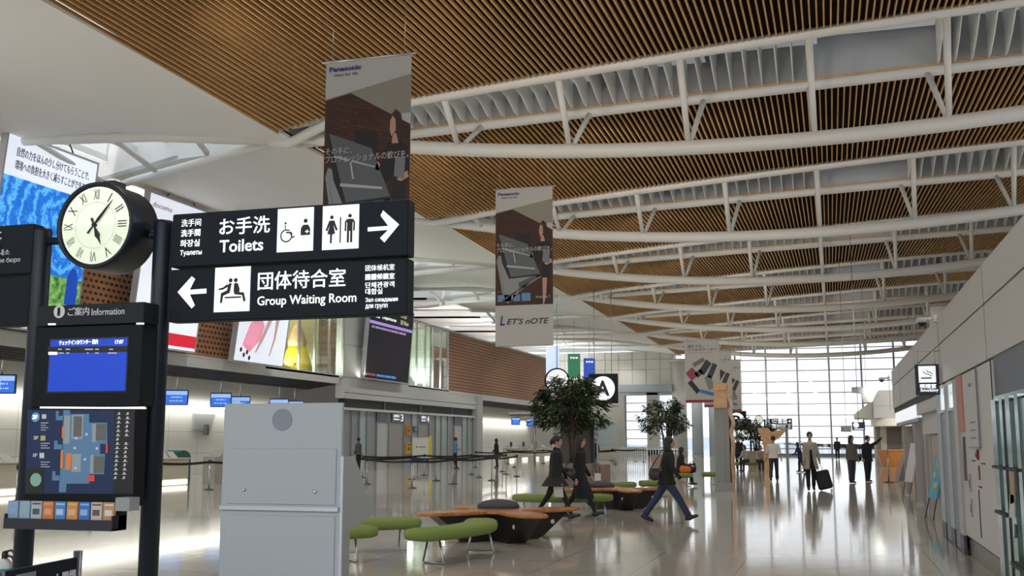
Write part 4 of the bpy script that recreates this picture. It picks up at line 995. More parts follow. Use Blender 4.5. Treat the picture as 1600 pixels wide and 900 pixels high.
# ------------------------------------------------------------------ hanging banners
def hang(t, w_, h_, zt):
    MB().tube([(-.08, 0, h_), (w_ + .08, 0, h_)], .022, 8).tube([(0, 0, 0), (w_, 0, 0)], .014, 8).build('rod', M_chrome, t)
    MB().tube([(.12, 0, h_), (.12, 0, h_ + zt)], .004, 5).tube([(w_ - .12, 0, h_), (w_ - .12, 0, h_ + zt)], .004, 5).build('wire', M_chrome, t)
M_bw = mat('banner_cloth', (.42, .41, .39), .8)
def brickprint():
    m = bpy.data.materials.new('banner_brick_print'); m.use_nodes = True
    t = m.node_tree; b = t.nodes['Principled BSDF']; b.inputs['Roughness'].default_value = .8
    g_ = t.nodes.new('ShaderNodeTexCoord'); sp = t.nodes.new('ShaderNodeSeparateXYZ'); cb = t.nodes.new('ShaderNodeCombineXYZ'); bt = t.nodes.new('ShaderNodeTexBrick')
    mp = t.nodes.new('ShaderNodeMapping'); mp.inputs['Rotation'].default_value = (0, 0, math.radians(14))
    t.links.new(g_.outputs['Object'], sp.inputs[0]); t.links.new(sp.outputs['X'], cb.inputs['X']); t.links.new(sp.outputs['Z'], cb.inputs['Y'])
    t.links.new(cb.outputs[0], mp.inputs[0]); t.links.new(mp.outputs[0], bt.inputs['Vector'])
    bt.inputs['Scale'].default_value = 1; bt.inputs['Brick Width'].default_value = .22; bt.inputs['Row Height'].default_value = .055; bt.inputs['Mortar Size'].default_value = .006
    bt.inputs['Color1'].default_value = (.075, .024, .016, 1); bt.inputs['Color2'].default_value = (.045, .018, .014, 1); bt.inputs['Mortar'].default_value = (.02, .012, .012, 1)
    t.links.new(bt.outputs['Color'], b.inputs['Base Color'])
    return m
M_bp = brickprint()
def banner(X, Y, w_, zt, zb, lab, zrod):
    h_ = zt - zb
    t = thing('hanging_banner', lab, 'banner', (X, Y, zb), 0, group='computer banners hanging from the trusses')
    MB().box(0, w_, 0, .012, 0, h_).build('cloth', M_bw, t)
    k = w_ / 1.6
    z0, z1 = h_ * .255, h_ * .895      # printed picture
    y = -.002
    def P(name, polys, m, lift=.001):
        mb = MB()
        for pl in polys: mb.add([(u * w_, y - lift, z0 + v * (z1 - z0)) for u, v in pl], [tuple(range(len(pl)))])
        return mb.build(name, m, t)
    P('printed_ceiling', [[(0, .80), (1, .80), (1, 1.04), (0, .93)]], mat('print_warm_grey', (.24, .225, .18), .8), .0005)
    P('printed_brick', [[(0, 0), (1, 0), (1, .73), (.3, .955), (0, .92)]], M_bp, .001)
    P('printed_floor', [[(.0, 0), (1, 0), (1, .22), (.45, .2), (.2, .12), (0, .1)]], mat('print_mahogany', (.040, .012, .010), .7), .0015)
    P('printed_doorway', [[(.36, .48), (.62, .50), (.62, .70), (.36, .72)]], mat('print_dark', (.012, .010, .012), .7), .002)
    P('printed_laptop_base', [[(.02, .44), (.05, .50), (.17, .06), (.80, .27), (.77, .31), (.22, .02), (.14, .06)], [(.05, .5), (.16, .07), (.79, .28), (.6, .40)]], mat('print_silver', (.22, .23, .24), .6), .003)
    P('printed_laptop_keys', [[(.42, .17), (.74, .26), (.70, .29), (.40, .22)], [(.40, .12), (.5, .15), (.48, .18), (.39, .15)]], mat('print_key', (.07, .07, .08), .6), .004)
    P('printed_laptop_lid', [[(.03, .72), (.56, .60), (.79, .29), (.25, .27), (.12, .42)]], mat('print_lid', (.085, .095, .105), .55), .005)
    P('printed_lid_edge', [[(.03, .72), (.045, .73), (.27, .28), (.79, .30), (.80, .285), (.24, .262), (.12, .42)]], mat('print_black', (.006, .006, .008), .6), .006)
    P('printed_lid_shine', [[(.12, .575), (.60, .49), (.605, .48), (.12, .56)], [(.2, .40), (.69, .36), (.69, .345), (.2, .38)], [(.3, .55), (.32, .545), (.36, .42), (.34, .42)]], mat('print_shine', (.36, .37, .38), .5), .007)
    # woman in a black dress holding a computer
    P('printed_hair', [[(.75, .70), (.77, .79), (.83, .83), (.89, .80), (.92, .70), (.90, .62), (.84, .60)]], mat('print_hair', (.035, .015, .010), .7), .004)
    P('printed_skin', [[(.765, .70), (.77, .765), (.80, .79), (.83, .765), (.835, .70), (.80, .665), (.785, .668)], [(.80, .68), (.84, .68), (.87, .62), (.79, .62)], [(.60, .47), (.63, .52), (.66, .5), (.65, .46)], [(.85, .40), (.97, .45), (.99, .41), (.9, .385)], [(.82, .26), (.90, .26), (.88, .08), (.845, .0), (.83, .0)]], mat('print_face', (.42, .24, .17), .7), .005)
    P('printed_dress', [[(.70, .58), (.77, .64), (.80, .60), (.88, .64), (.97, .60), (.99, .45), (.94, .42), (.95, .24), (.80, .24), (.80, .42), (.68, .36), (.66, .48)]], mat('print_dress', (.010, .009, .012), .7), .0045)
    P('printed_notebook', [[(.82, .42), (.835, .54), (.95, .53), (.935, .40)]], mat('print_tablet', (.16, .16, .175), .6), .006)
    MB().text('Panasonic', .04 * w_, h_ * .958, .42 * w_, h_ * .978, -.006, bold=.03).build('wordmark', mat('print_navy2', (.01, .02, .16), .6), t)
    MB().text('ideas for life', .10 * w_, h_ * .938, .38 * w_, h_ * .950, -.006, bold=.01).build('motto', M_ink_g, t)
    MB().text('その手に、', .02 * w_, h_ * .625, .33 * w_, h_ * .652, -.014, bold=.005).text('プロフェッショナルの歓びを。', .02 * w_, h_ * .592, .985 * w_, h_ * .622, -.014, bold=.005, shear=.1).build('slogan', mat('print_pale', (.42, .41, .38), .7), t)
    sm = MB()
    for j, (a, b_) in enumerate(((.04, .13), (.16, .28), (.31, .43), (.46, .61))): sm.box(a * w_, b_ * w_, -.005, -.003, h_ * .28, h_ * (.30 + .0 + (.022 if j < 3 else .03)))
    sm.build('printed_small_screens', mat('print_sky', (.10, .22, .40), .6), t)
    MB().text('レッツノート、より速く。', .04 * w_, h_ * .338, .45 * w_, h_ * .35, -.006).text('Windows 7', .70 * w_, h_ * .295, .95 * w_, h_ * .31, -.006).build('small_print', MATS['print_pale'], t)
    MB().text("ET'S nOTE", .20 * w_, h_ * .135, .93 * w_, h_ * .172, -.006, bold=.015, shear=.25).build('product_wordmark', M_ink, t)
    MB().text('L', .08 * w_, h_ * .13, .17 * w_, h_ * .19, -.006, bold=.02, shear=.2).build('initial', MATS['print_navy2'], t)
    hang(t, w_, h_, zrod - zt)
    return t
banner(-8.13, 16.3, 1.57, 8.05, 3.65, 'tall computer banner directly above the toilets sign, nearer one', 9.4)
banner(-8.80, 28.3, 1.64, 8.55, 4.15, 'tall computer banner with white foot hanging clear in mid air, second one', 9.5)
def phone_banner(X, Y, w_, h_, zt, lab):
    t = thing('hanging_banner', lab, 'banner', (X, Y, zt - h_), 0, group='phone banners')
    MB().box(0, w_, 0, .012, 0, h_).build('cloth', mat('phone_banner_cloth', (.40, .385, .37), .8), t)
    MB().box(0, w_, -.003, 0, .02, .14).build('red_band', mat('print_maroon', (.25, .02, .03), .7), t)
    MB().text('海外でも、\nいつものケータイ', .08 * w_, h_ * .82, .93 * w_, h_ * .92, -.005, bold=.02).text('docomo PRO series', .1 * w_, h_ * .785, .8 * w_, h_ * .80, -.005).text('docomo', .05 * w_, h_ * .965, .35 * w_, h_ * .985, -.005).build('lettering', M_ink_g, t)
    cols = [(.12, .12, .12), (.02, .02, .03), (.03, .03, .04), (.22, .03, .06), (.05, .05, .06), (.16, .18, .18), (.01, .012, .02), (.03, .16, .33)]
    ps = [(.40, .69, 28, .36, .12), (.58, .60, 55, .40, .19), (.78, .54, 65, .42, .15), (.20, .49, -50, .28, .26), (.40, .50, 35, .22, .16), (.70, .34, -70, .38, .19), (.25, .27, -50, .40, .14), (.62, .17, -15, .40, .10)]
    for j, ((u, v, a, L_, W_), c_) in enumerate(zip(ps, cols)):
        mb = MB(); ca, sa = math.cos(math.radians(a)), math.sin(math.radians(a))
        pl = [(-L_ / 2, -W_ / 2), (L_ / 2, -W_ / 2), (L_ / 2, W_ / 2), (-L_ / 2, W_ / 2)]
        mb.add([((u + (x * ca - z * sa)) * w_, -.004, v * h_ * .93 + (x * sa + z * ca) * w_ * 1.05) for x, z in pl], [(0, 1, 2, 3)])
        mb.build('printed_phone', mat('phone_print_%d' % j, c_, .6), t)
    hang(t, w_, h_, 9.45 - zt)
for (xa, ya, xb, yb, Y, lab) in ((1076, 530, 1126, 629, 52.4, 'white banner of scattered phones, nearest of three'), (1118, 548, 1145, 636, 64.4, 'white banner of scattered phones, middle of three'), (1128, 562, 1159, 643, 76.4, 'white banner of scattered phones, farthest of three')):
    b0 = atY(xb, yb, Y); t1 = atY(xb, ya, Y)
    w_ = 1.65; h_ = t1.z - b0.z
    phone_banner(b0.x - w_, Y, w_, h_, t1.z, lab)

# ------------------------------------------------------------------ signpost in the foreground (plane Y = 6)
SY = 6.0
def P6(x, y, Y=SY): v = atY(x, y, Y); return v.x, v.z
def fit(mb, s, x0, yb, x1, yt, ox, Y=SY, d=-.004, bold=0.0):
    X0, Z0 = P6(x0, yb, Y); Z1 = P6(x0, yt, Y)[1]; X1 = P6(x1, yb, Y)[0]
    mb.text(s, X0 - ox, Z0, X1 - ox, Z1, d, bold=bold); return mb
post = thing('sign_post', 'pair of round charcoal posts carrying the clock and direction signs in the foreground', 'signpost', (-4.65, SY + .06, 0))
pL = P6(68, 350, SY + .06)[0] + 4.65; pR = P6(256, 350, SY + .06)[0] + 4.65
for x in (pL, pR):
    MB().lathe([(.062, 0), (.062, 3.01), (.055, 3.03)], 24, M=tr(x, 0, 0)).build('post', M_post, post)
    MB().lathe([(.13, 0), (.13, .015), (.075, .03)], 24, M=tr(x, 0, 0)).build('base_plate', M_post, post)
MB().tube([(pL, 0, 2.94), (pR, 0, 2.94)], .028, 12).build('clock_bar', M_post, post)
# toilets / group waiting room signs
bx0 = P6(266, 420)[0]; bx1 = P6(637, 400)[0]
def board(z0, z1, lab, x0=bx0, x1=bx1, Y=SY):
    t = thing('direction_sign', lab, 'sign', (x0, Y, z0))
    MB().bbox(0, x1 - x0, 0, .11, 0, z1 - z0, .006).build('panel', M_dark, t)
    return t
zt1, zt0 = P6(450, 323)[1], P6(450, 409)[1] + .002; zl1, zl0 = P6(450, 412)[1] - .002, P6(450, 497)[1]
t = board(zt0, zt1, 'upper dark direction sign reading Toilets with an arrow to the right')
class Off(MB):
    """mesh whose picture points are given relative to a board"""
    def __init__(s, t, Y=SY): super().__init__(); s.o = t.location.copy(); s.Y = Y
    def pt(s, x, y): X, Z = P6(x, y, s.Y); return X - s.o.x, Z - s.o.z
    def tx(s, body, x0, yb, x1, yt, bold=0.0, d=-.004):
        a = s.pt(x0, yb); b = s.pt(x0, yt); c = s.pt(x1, yb); return s.text(body, a[0], a[1], c[0], b[1], d, bold=bold)
    def pl(s, pts, d=-.004):
        q = [s.pt(*p) for p in pts]; n = len(q)
        a = sum(q[i][0] * q[(i + 1) % n][1] - q[(i + 1) % n][0] * q[i][1] for i in range(n))
        if a < 0: q = q[::-1]
        return s.add([(x, d, z) for x, z in q], [tuple(range(n))])
    def fr(s, box, pts, d=-.008):
        """points inside a rectangle (u,v in 0..1)"""
        x0, z0, x1, z1 = box; q = [(x0 + u * (x1 - x0), z0 + v * (z1 - z0)) for u, v in pts]; n = len(q)
        a = sum(q[i][0] * q[(i + 1) % n][1] - q[(i + 1) % n][0] * q[i][1] for i in range(n))
        if a < 0: q = q[::-1]
        return s.add([(x, d, z) for x, z in q], [tuple(range(n))])
    def dot(s, box, u, v, r, d=-.008, r0=0, a0=0, a1=360):
        x0, z0, x1, z1 = box; cx, cz = x0 + u * (x1 - x0), z0 + v * (z1 - z0); N = 20; vs = []; fs = []
        for k in range(N + 1):
            a = math.radians(a0 + (a1 - a0) * k / N)
            vs += [(cx + r0 * math.cos(a), d, cz + r0 * math.sin(a)), (cx + r * math.cos(a), d, cz + r * math.sin(a))]
        for k in range(N): fs.append((2 * k, 2 * k + 1, 2 * k + 3, 2 * k + 2)[::1])
        return s.add(vs, fs)
mb = Off(t)
mb.tx('お手洗', 343.5, 368, 421.7, 342, .010).tx('Toilets', 343.5, 395, 411.5, 376, .012)
mb.tx('洗手间', 284, 355, 314.5, 343.5, .0).tx('洗手間', 283.6, 370.5, 313.5, 359.5, .004).tx('화장실', 282.5, 386.5, 312.5, 375.5, .004).tx('Туалеты', 282, 401.5, 315.5, 391.5, .005)
mb.build('lettering', M_litd, t)
mb = Off(t)
mb.pl([(575, 355.5), (607, 353.2), (595, 337), (599, 329), (624, 351), (601, 379), (594, 372), (607, 359.3), (575, 361.8)][:9])
mb.build('arrow', M_litd, t)
def field(t, pts, n):
    mb = Off(t); mb.pl(pts); o = mb.build('pictogram_field', M_lit, t)
    xs_ = [v[0] for v in mb.v]; zs_ = [v[2] for v in mb.v]; return (min(xs_), min(zs_), max(xs_), max(zs_))
za = P6(462, 325.5); zb_ = P6(462, 393)
def rect(x0, x1, yt, yb, xm):
    X0, X1 = P6(x0, (yt + yb) / 2)[0], P6(x1, (yt + yb) / 2)[0]; return X0, P6(xm, yb)[1], X1, P6(xm, yt)[1]
def rfield(t, r):
    o = t.location; b = (r[0] - o.x, r[1] - o.z, r[2] - o.x, r[3] - o.z)
    MB().box(b[0], b[2], -.006, 0, b[1], b[3]).build('pictogram_field', M_lit, t); return b
b1 = rfield(t, rect(434, 490, 325.5, 393, 462))
mb = Off(t)      # wheelchair user and ostomate figure
w1 = b1[2] - b1[0]
mb.dot(b1, .23, .66, w1 * .030).fr(b1, [(.205, .62), (.235, .62), (.25, .52), (.36, .50), (.36, .475), (.235, .49)])
mb.dot(b1, .26, .37, w1 * .17, r0=w1 * .135, a0=100, a1=395).fr(b1, [(.245, .43), (.36, .42), (.42, .31), (.50, .33), (.50, .36), (.435, .345), (.385, .455), (.25, .465)])
mb.dot(b1, .79, .69, w1 * .055).fr(b1, [(.66, .36), (.92, .36), (.92, .52), (.86, .60), (.72, .60), (.66, .52)])
mb.build('pictogram', M_ink, t)
mb = Off(t); mb.fr(b1, [(.83, .40), (.855, .40), (.855, .48), (.83, .48)], -.011).fr(b1, [(.79, .428), (.895, .428), (.895, .452), (.79, .452)], -.011).build('pictogram_cross', M_lit, t)
b2 = rfield(t, rect(504.5, 561, 321, 389.5, 532))
mb = Off(t); w2_ = b2[2] - b2[0]
mb.dot(b2, .26, .735, w2_ * .05).fr(b2, [(.19, .66), (.33, .66), (.43, .44), (.38, .42), (.31, .56), (.36, .36), (.28, .34), (.27, .14), (.22, .14), (.22, .34), (.14, .36), (.21, .56), (.14, .42), (.09, .44)][::1])
mb.fr(b2, [(.485, .14), (.52, .14), (.52, .73), (.485, .73)])
mb.dot(b2, .76, .745, w2_ * .05).fr(b2, [(.68, .675), (.84, .675), (.90, .61), (.90, .40), (.855, .40), (.855, .60), (.835, .60), (.835, .14), (.775, .14), (.775, .40), (.745, .40), (.745, .14), (.685, .14), (.685, .60), (.665, .60), (.665, .40), (.62, .40), (.62, .61)])
mb.build('pictogram', M_ink, t)
t2 = board(zl0, zl1, 'lower dark direction sign reading Group Waiting Room with an arrow to the left')
mb = Off(t2)
mb.tx('団体待合室', 403.5, 453.5, 540, 425.5, .008).tx('Group Waiting Room', 402.5, 482, 557, 463.5, .008)
for s_, x1_, yb_, yt_, bo in (('团体候机室', 617, 424, 414.5, 0), ('團體候機室', 617, 438, 428.5, .002), ('단체관광객', 616.5, 450.5, 441.5, .002), ('대합실', 598, 460.5, 451.5, .002), ('Зал ожидания', 622, 473.5, 465.5, .005), ('для групп', 606, 484, 476, .005)):
    mb.tx(s_, 571.6, yb_, x1_, yt_, bo)
mb.build('lettering', M_litd, t2)
mb = Off(t2); mb.pl([(323, 451), (297, 453), (305.5, 436), (300, 432), (278, 456.5), (300, 482), (305, 477), (297, 460), (323, 458.5)]); mb.build('arrow', M_litd, t2)
b3 = rfield(t2, rect(336, 391, 417.5, 487, 363))
mb = Off(t2); w3 = b3[2] - b3[0]
for sg, c0 in ((1, .5),):
    mb.dot(b3, .455, .70, w3 * .055).dot(b3, .60, .70, w3 * .055)
    mb.fr(b3, [(.40, .635), (.49, .635), (.44, .42), (.26, .36), (.23, .20), (.17, .20), (.19, .42), (.36, .48)]).fr(b3, [(.36, .62), (.41, .57), (.25, .50), (.12, .49), (.12, .525), (.25, .55)])
    mb.fr(b3, [(.555, .635), (.66, .635), (.72, .50), (.71, .43), (.84, .42), (.90, .23), (.84, .21), (.79, .36), (.58, .38), (.55, .45)])
    mb.fr(b3, [(.30, .30), (.77, .30), (.77, .335), (.30, .335)])
mb.build('pictogram', M_ink, t2)
# left pair of boards, cut by the picture edge
xl0, xl1 = -6.15, P6(49, 420)[0]
zA1, zA0, zB1, zB0 = P6(25, 351)[1], P6(25, 428)[1], P6(25, 432)[1], P6(25, 509)[1]
t3 = board(zA0, zA1, 'dark sign board left of the clock with white Korean and Russian writing', xl0, xl1)
mb = Off(t3); mb.tx('안내소', -10, 400, 16, 391, .01).tx('Справочное бюро', -42, 415, 32, 406, .004); mb.text('総合案内所', .2, .18, .75, .30, bold=.008).text('Information', .2, .05, .7, .13); mb.build('lettering', mat('faint_glow_letters', (.55, .56, .58), .5, emit=.12, ecol=(.6, .6, .6)), t3)  # faint glow put into the letter material itself
t3 = board(zB0, zB1, 'blank lower dark sign board at the left edge', xl0, xl1)
# clock
CX, CZ = P6(149, 352, SY - .14)
t = thing('station_clock', 'round black clock with Roman numerals hanging between the signposts, showing seven past five', 'clock', (CX, SY - .14, CZ))
RX = rot('X', 90); RO = .288; RI = .252
MB().lathe([(RI, -.02), (RI + .012, .012), (RO - .005, .02), (RO, .0), (RO, -.27), (RO - .03, -.30), (.02, -.30)], 48, M=RX).build('drum', M_post, t)
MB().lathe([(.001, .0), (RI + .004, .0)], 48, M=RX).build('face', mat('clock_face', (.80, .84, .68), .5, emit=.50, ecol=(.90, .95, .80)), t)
nm = MB()
for k, s_ in enumerate(('XII', 'I', 'II', 'III', 'IIII', 'V', 'VI', 'VII', 'VIII', 'IX', 'X', 'XI')):
    vs, fs = glyphs(s_, .0); x0 = min(v[0] for v in vs); x1 = max(v[0] for v in vs); y1_ = max(v[1] for v in vs)
    hgt = .066; kx = min(.042 / (x1 - x0), .075); a = -k * PI / 6; M_ = Matrix.Rotation(a, 4, 'Y').inverted()
    nm.add([((v[0] - (x0 + x1) / 2) * kx, -.004, .172 + v[1] / y1_ * hgt) for v in vs], fs, M=M_)
    for j in range(5):
        a = (k * 5 + j) * PI / 30; M_ = Matrix.Rotation(a, 4, 'Y')
        nm.add([(-.0012, -.003, .148), (.0012, -.003, .148), (.0012, -.003, .156 + (.004 if j == 0 else 0)), (-.0012, -.003, .156 + (.004 if j == 0 else 0))], [(0, 1, 2, 3)], M=M_)
nm.build('numerals', M_ink, t)
def hand(name, pts, deg):
    n = len(pts); M_ = Matrix.Rotation(math.radians(deg), 4, 'Y')
    MB().prism(pts, -.018, -.012, M=M_).build(name, M_ink, t)
hand('minute_hand', [(-.007, -.07), (.007, -.07), (.004, .0), (.010, .05), (.006, .14), (.0, .21), (-.006, .14), (-.010, .05), (-.004, 0)], 40)
hand('hour_hand', [(-.008, -.05), (.008, -.05), (.005, .02), (.019, .075), (.008, .10), (.0, .145), (-.008, .10), (-.019, .075), (-.005, .02)], 156)
MB().lathe([(.014, 0), (.014, .022)], 16, M=RX).build('hub', M_ink, t)
MB().box(-.02, .07, .08, .2, .27, .315).build('top_cap', M_post, t)
# information board between the posts
UY = 5.84
ux0, ux1 = P6(53, 560, UY)[0], P6(221, 560, UY)[0]
uz = lambda y: P6(140, y, UY)[1]
t = thing('information_board', 'charcoal information board with header, blue monitor and airport map between the posts', 'information board', (ux0, UY, uz(826)))
W_ = ux1 - ux0; zz = lambda y: uz(y) - uz(826)
MB().bbox(0, W_, 0, .16, zz(507), zz(475), .004).build('header', mat('header_charcoal', (.022, .025, .03), .6, spec=.2), t)
mb = Off(t, UY)
mb.tx('ご案内', 107, 494, 140, 481, .008).tx('Information', 144, 493, 195, 482.5, .0)
o = mb.build('lettering', mat('letters_grey', (.5, .52, .54), .5, emit=.2, ecol=(.6, .62, .64)), t)
hb = (0, 0, 1, 1); cI = mb.pt(93, 487)
MB().lathe([(.042, 0), (.042, .004)], 28, M=tr(cI[0], -.0, cI[1]) @ RX).build('information_disc', MATS['letters_grey'], t)
MB().text('i', cI[0] - .010, cI[1] - .027, cI[0] + .010, cI[1] + .027, -.006, bold=.06).build('information_letter', M_dark, t)
MB().bbox(.0, W_ - .0, -.0, .15, zz(635), zz(509), .004).box(.02, W_ - .02, .0, .12, zz(790), zz(637)).build('housing', mat('housing_black', (.007, .010, .013), .6, spec=.2), t)
mb = Off(t, UY)
a = mb.pt(75, 612); b = mb.pt(200, 528)
sc = MB().box(a[0], b[0], -.004, 0, a[1], b[1]).build('screen', mat('info_screen_blue', (.002, .015, .2), .3, emit=.62, ecol=(.004, .075, .72)), t)
MB().box(a[0] - .01, b[0] + .01, -.002, .0, a[1] - .01, b[1] + .01).build('screen_bezel', M_blk, t)
sc2 = Off(t, UY); sc2.pl([(76, 542), (200, 540.5), (200, 550), (76, 552)], -.006).build('table_bar', M_blk, sc)
sc2 = Off(t, UY); sc2.tx('チェックインカウンター 案内', 94, 539.5, 154, 532, .01, -.007).tx('17:07', 181, 537.5, 194, 531.5, .01, -.007)
sc2.pl([(77, 550), (91, 550), (91, 554.5), (77, 554.5)], -.008)
sc2.build('screen_writing', M_litd, sc)
sc2 = Off(t, UY)
for y_, segs in ((546, ((92, 98), (104, 111), (134, 147), (150, 156), (172, 178))), (551.8, ((93, 101), (105, 110), (137, 140), (150, 156), (170, 184)))):
    for a_, b_ in segs: sc2.pl([(a_, y_ - 1), (b_, y_ - 1), (b_, y_ + 1), (a_, y_ + 1)], -.009)
sc2.build('table_entries', MATS['letters_grey'], sc)
mb = Off(t, UY); mb.pl([(63, 635.5), (229, 636.5), (229, 639), (63, 638)], -.004); mb.build('light_strip', mat('strip_bright', (1, 1, 1), .5, emit=1.5, ecol=(1, 1, .98)), t)
mb = Off(t, UY); mb.pl([(76, 505.5), (88, 505.5), (88, 508), (76, 508)], -.006).pl([(214, 504.5), (226, 504.5), (226, 507), (214, 507)], -.006).build('clamp', MATS['strip_bright'], t)
# the map
def mp(pts): return [(40 + x / 4.09, 620 + y / 4.09) for x, y in pts]
mb = Off(t, UY); mb.pl(mp([(15, 85), (700, 85), (690, 620), (0, 620)]), -.003); mm = mb.build('map', mat('map_navy', (.006, .018, .065), .3, emit=.12, ecol=(.01, .05, .2)), t)
M_mb = mat('map_blue', (.10, .22, .38), .4, emit=.10, ecol=(.12, .3, .5)); M_mg = mat('map_grey', (.14, .14, .13), .4, emit=.05); M_ml = mat('map_pale', (.30, .38, .42), .4, emit=.08); M_mo = mat('map_orange', (.62, .17, .03), .4, emit=.25, ecol=(.8, .25, .05)); M_mr = mat('map_red', (.55, .05, .05), .4, emit=.25, ecol=(.7, .08, .07))
mb = Off(t, UY)
for q_ in ([(245, 85), (288, 85), (288, 110), (410, 110), (410, 555), (265, 555), (262, 610), (215, 610), (222, 500), (240, 300)], [(410, 165), (525, 165), (525, 300), (410, 300)], [(410, 300), (480, 300), (480, 365), (410, 365)], [(410, 365), (512, 365), (505, 495), (410, 495)], [(197, 90), (215, 90), (215, 122), (250, 122), (250, 150), (197, 150)], [(187, 280), (208, 280), (208, 305), (243, 305), (243, 335), (185, 335)], [(175, 475), (195, 475), (195, 502), (225, 502), (222, 535), (172, 535)]):
    mb.pl(mp(q_), -.005)
mb.build('map_building', M_mb, mm)
mb = Off(t, UY)
for q_ in ([(428, 175), (455, 170), (455, 290), (428, 290)], [(418, 372), (440, 370), (436, 488), (414, 488)], [(300, 115), (375, 115), (370, 270), (296, 270)], [(300, 365), (360, 365), (355, 480), (297, 480)], [(250, 120), (290, 120), (285, 300), (245, 300)]): mb.pl(mp(q_), -.006)
mb.build('map_rooms', M_ml, mm)
mb = Off(t, UY); mb.pl(mp([(455, 175), (520, 175), (515, 278), (452, 278)]), -.007).pl(mp([(442, 382), (506, 382), (502, 485), (438, 485)]), -.007).pl(mp([(312, 125), (365, 125), (360, 255), (308, 255)]), -.007).build('map_halls', M_mg, mm)
mb = Off(t, UY); mb.pl(mp([(264, 362), (298, 362), (292, 465), (258, 465)]), -.007).pl(mp([(230, 340), (245, 340), (242, 458), (226, 458)]), -.007).pl(mp([(238, 190), (252, 190), (250, 265), (236, 265)]), -.007).build('map_orange_block', M_mo, mm)
mb = Off(t, UY); mb.pl(mp([(398, 500), (446, 500), (446, 540), (396, 540)]), -.007).pl(mp([(518, 300), (530, 300), (530, 360), (516, 360)]), -.007).build('map_red_block', M_mr, mm)
mb = Off(t, UY); mb.pl(mp([(568, 85), (700, 85), (690, 620), (560, 620)]), -.004).pl(mp([(0, 455), (120, 455), (118, 620), (0, 620)]), -.0045).build('map_index_field', M_blk, mm)
mb = Off(t, UY)
for c_ in (0, 1):
    for r_ in range(16):
        if c_ == 1 and r_ == 6: continue
        x = 602 + 55 * c_ - r_ * 1.6; y = 105 + r_ * 27.3
        mb.pl(mp([(x - 6, y - 6), (x + 6, y - 6), (x + 6, y + 6), (x - 6, y + 6)]), -.006).pl(mp([(x - 14, y + 6), (x + 14 if r_ % 3 else x + 4, y + 6), (x + 14 if r_ % 3 else x + 4, y + 10), (x - 14, y + 10)]), -.006)
for (x, y) in ((330, 265), (395, 240), (320, 328), (385, 400), (462, 330), (325, 455)): mb.pl(mp([(x - 8, y - 8), (x + 8, y - 8), (x + 8, y + 8), (x - 8, y + 8)]), -.009)
mb.tx('2F', 40 + 55 / 4.09, 620 + 272 / 4.09, 40 + 85 / 4.09, 620 + 250 / 4.09, .03).tx('1F', 40 + 52 / 4.09, 620 + 385 / 4.09, 40 + 76 / 4.09, 620 + 362 / 4.09, .03)
for y in (165, 180, 195, 210, 295, 310, 325, 415, 430, 445): mb.pl(mp([(100, y), (100 + 34 + (y * 7) % 30, y), (100 + 34 + (y * 7) % 30, y + 4), (100, y + 4)]), -.005)
mb.pl(mp([(108, 112), (135, 112), (135, 140), (108, 140)]), -.005).pl(mp([(92, 358), (122, 358), (122, 392), (92, 392)]), -.005)
mb.build('map_index', MATS['letters_grey'], mm)
mb = Off(t, UY); mb.pl(mp([(100, 248), (130, 248), (130, 280), (98, 280)]), -.005).build('map_yellow_symbol', mat('map_yellow', (.45, .42, .12), .5, emit=.15), mm)
c3 = Off(t, UY).pt(*mp([(68, 130)])[0]); MB().lathe([(.031, 0), (.031, .003)], 24, M=tr(c3[0], -.004, c3[1]) @ RX).build('floor_disc', mat('map_sky', (.08, .28, .50), .4, emit=.2, ecol=(.1, .35, .6)), mm)
MB().text('3F', c3[0] - .018, c3[1] - .014, c3[0] + .018, c3[1] + .014, -.010, bold=.03).build('floor_number', M_litd, mm)
c3 = Off(t, UY).pt(*mp([(70, 530)])[0]); MB().lathe([(.042, 0), (.042, .003)], 24, M=tr(c3[0], -.005, c3[1]) @ RX).build('pale_green_disc', mat('map_green', (.22, .42, .34), .4, emit=.12, ecol=(.3, .5, .4)), mm)
# leaflet rack and leaflets
rk = thing('leaflet_rack', 'dark clear-fronted leaflet rack under the airport map', 'rack', (ux0 - .03, UY - .14, uz(826)))
RWd = W_ - .02
MB().box(0, RWd, .06, .14, 0, .17).box(0, RWd, 0, .14, 0, .012).box(0, .008, 0, .14, 0, .09).box(RWd - .008, RWd, 0, .14, 0, .09).build('tray', M_blk, rk)
MB().box(0, RWd, -.004, .0, 0, .065).build('front_panel', mat('rack_smoke', (.03, .035, .05), .2), rk)
MB().box(RWd + .0, RWd + .1, .02, .12, .12, .20).build('side_clip', M_grey, rk)
cols = [((.25, .36, .52), 'pale blue grey leaflet'), ((.28, .40, .56), 'pale blue leaflet with a skyline'), ((.42, .48, .52), 'white and blue leaflet'), ((.62, .20, .05), 'orange red leaflet'), ((.05, .25, .62), 'bright blue leaflet'), ((.66, .28, .06), 'orange leaflet'), ((.04, .18, .55), 'deep blue leaflet'), ((.58, .50, .42), 'white leaflet with orange top'), ((.50, .28, .14), 'brown and white leaflet')]
ords = ['first', 'second', 'third', 'fourth', 'fifth', 'sixth', 'seventh', 'eighth', 'last']
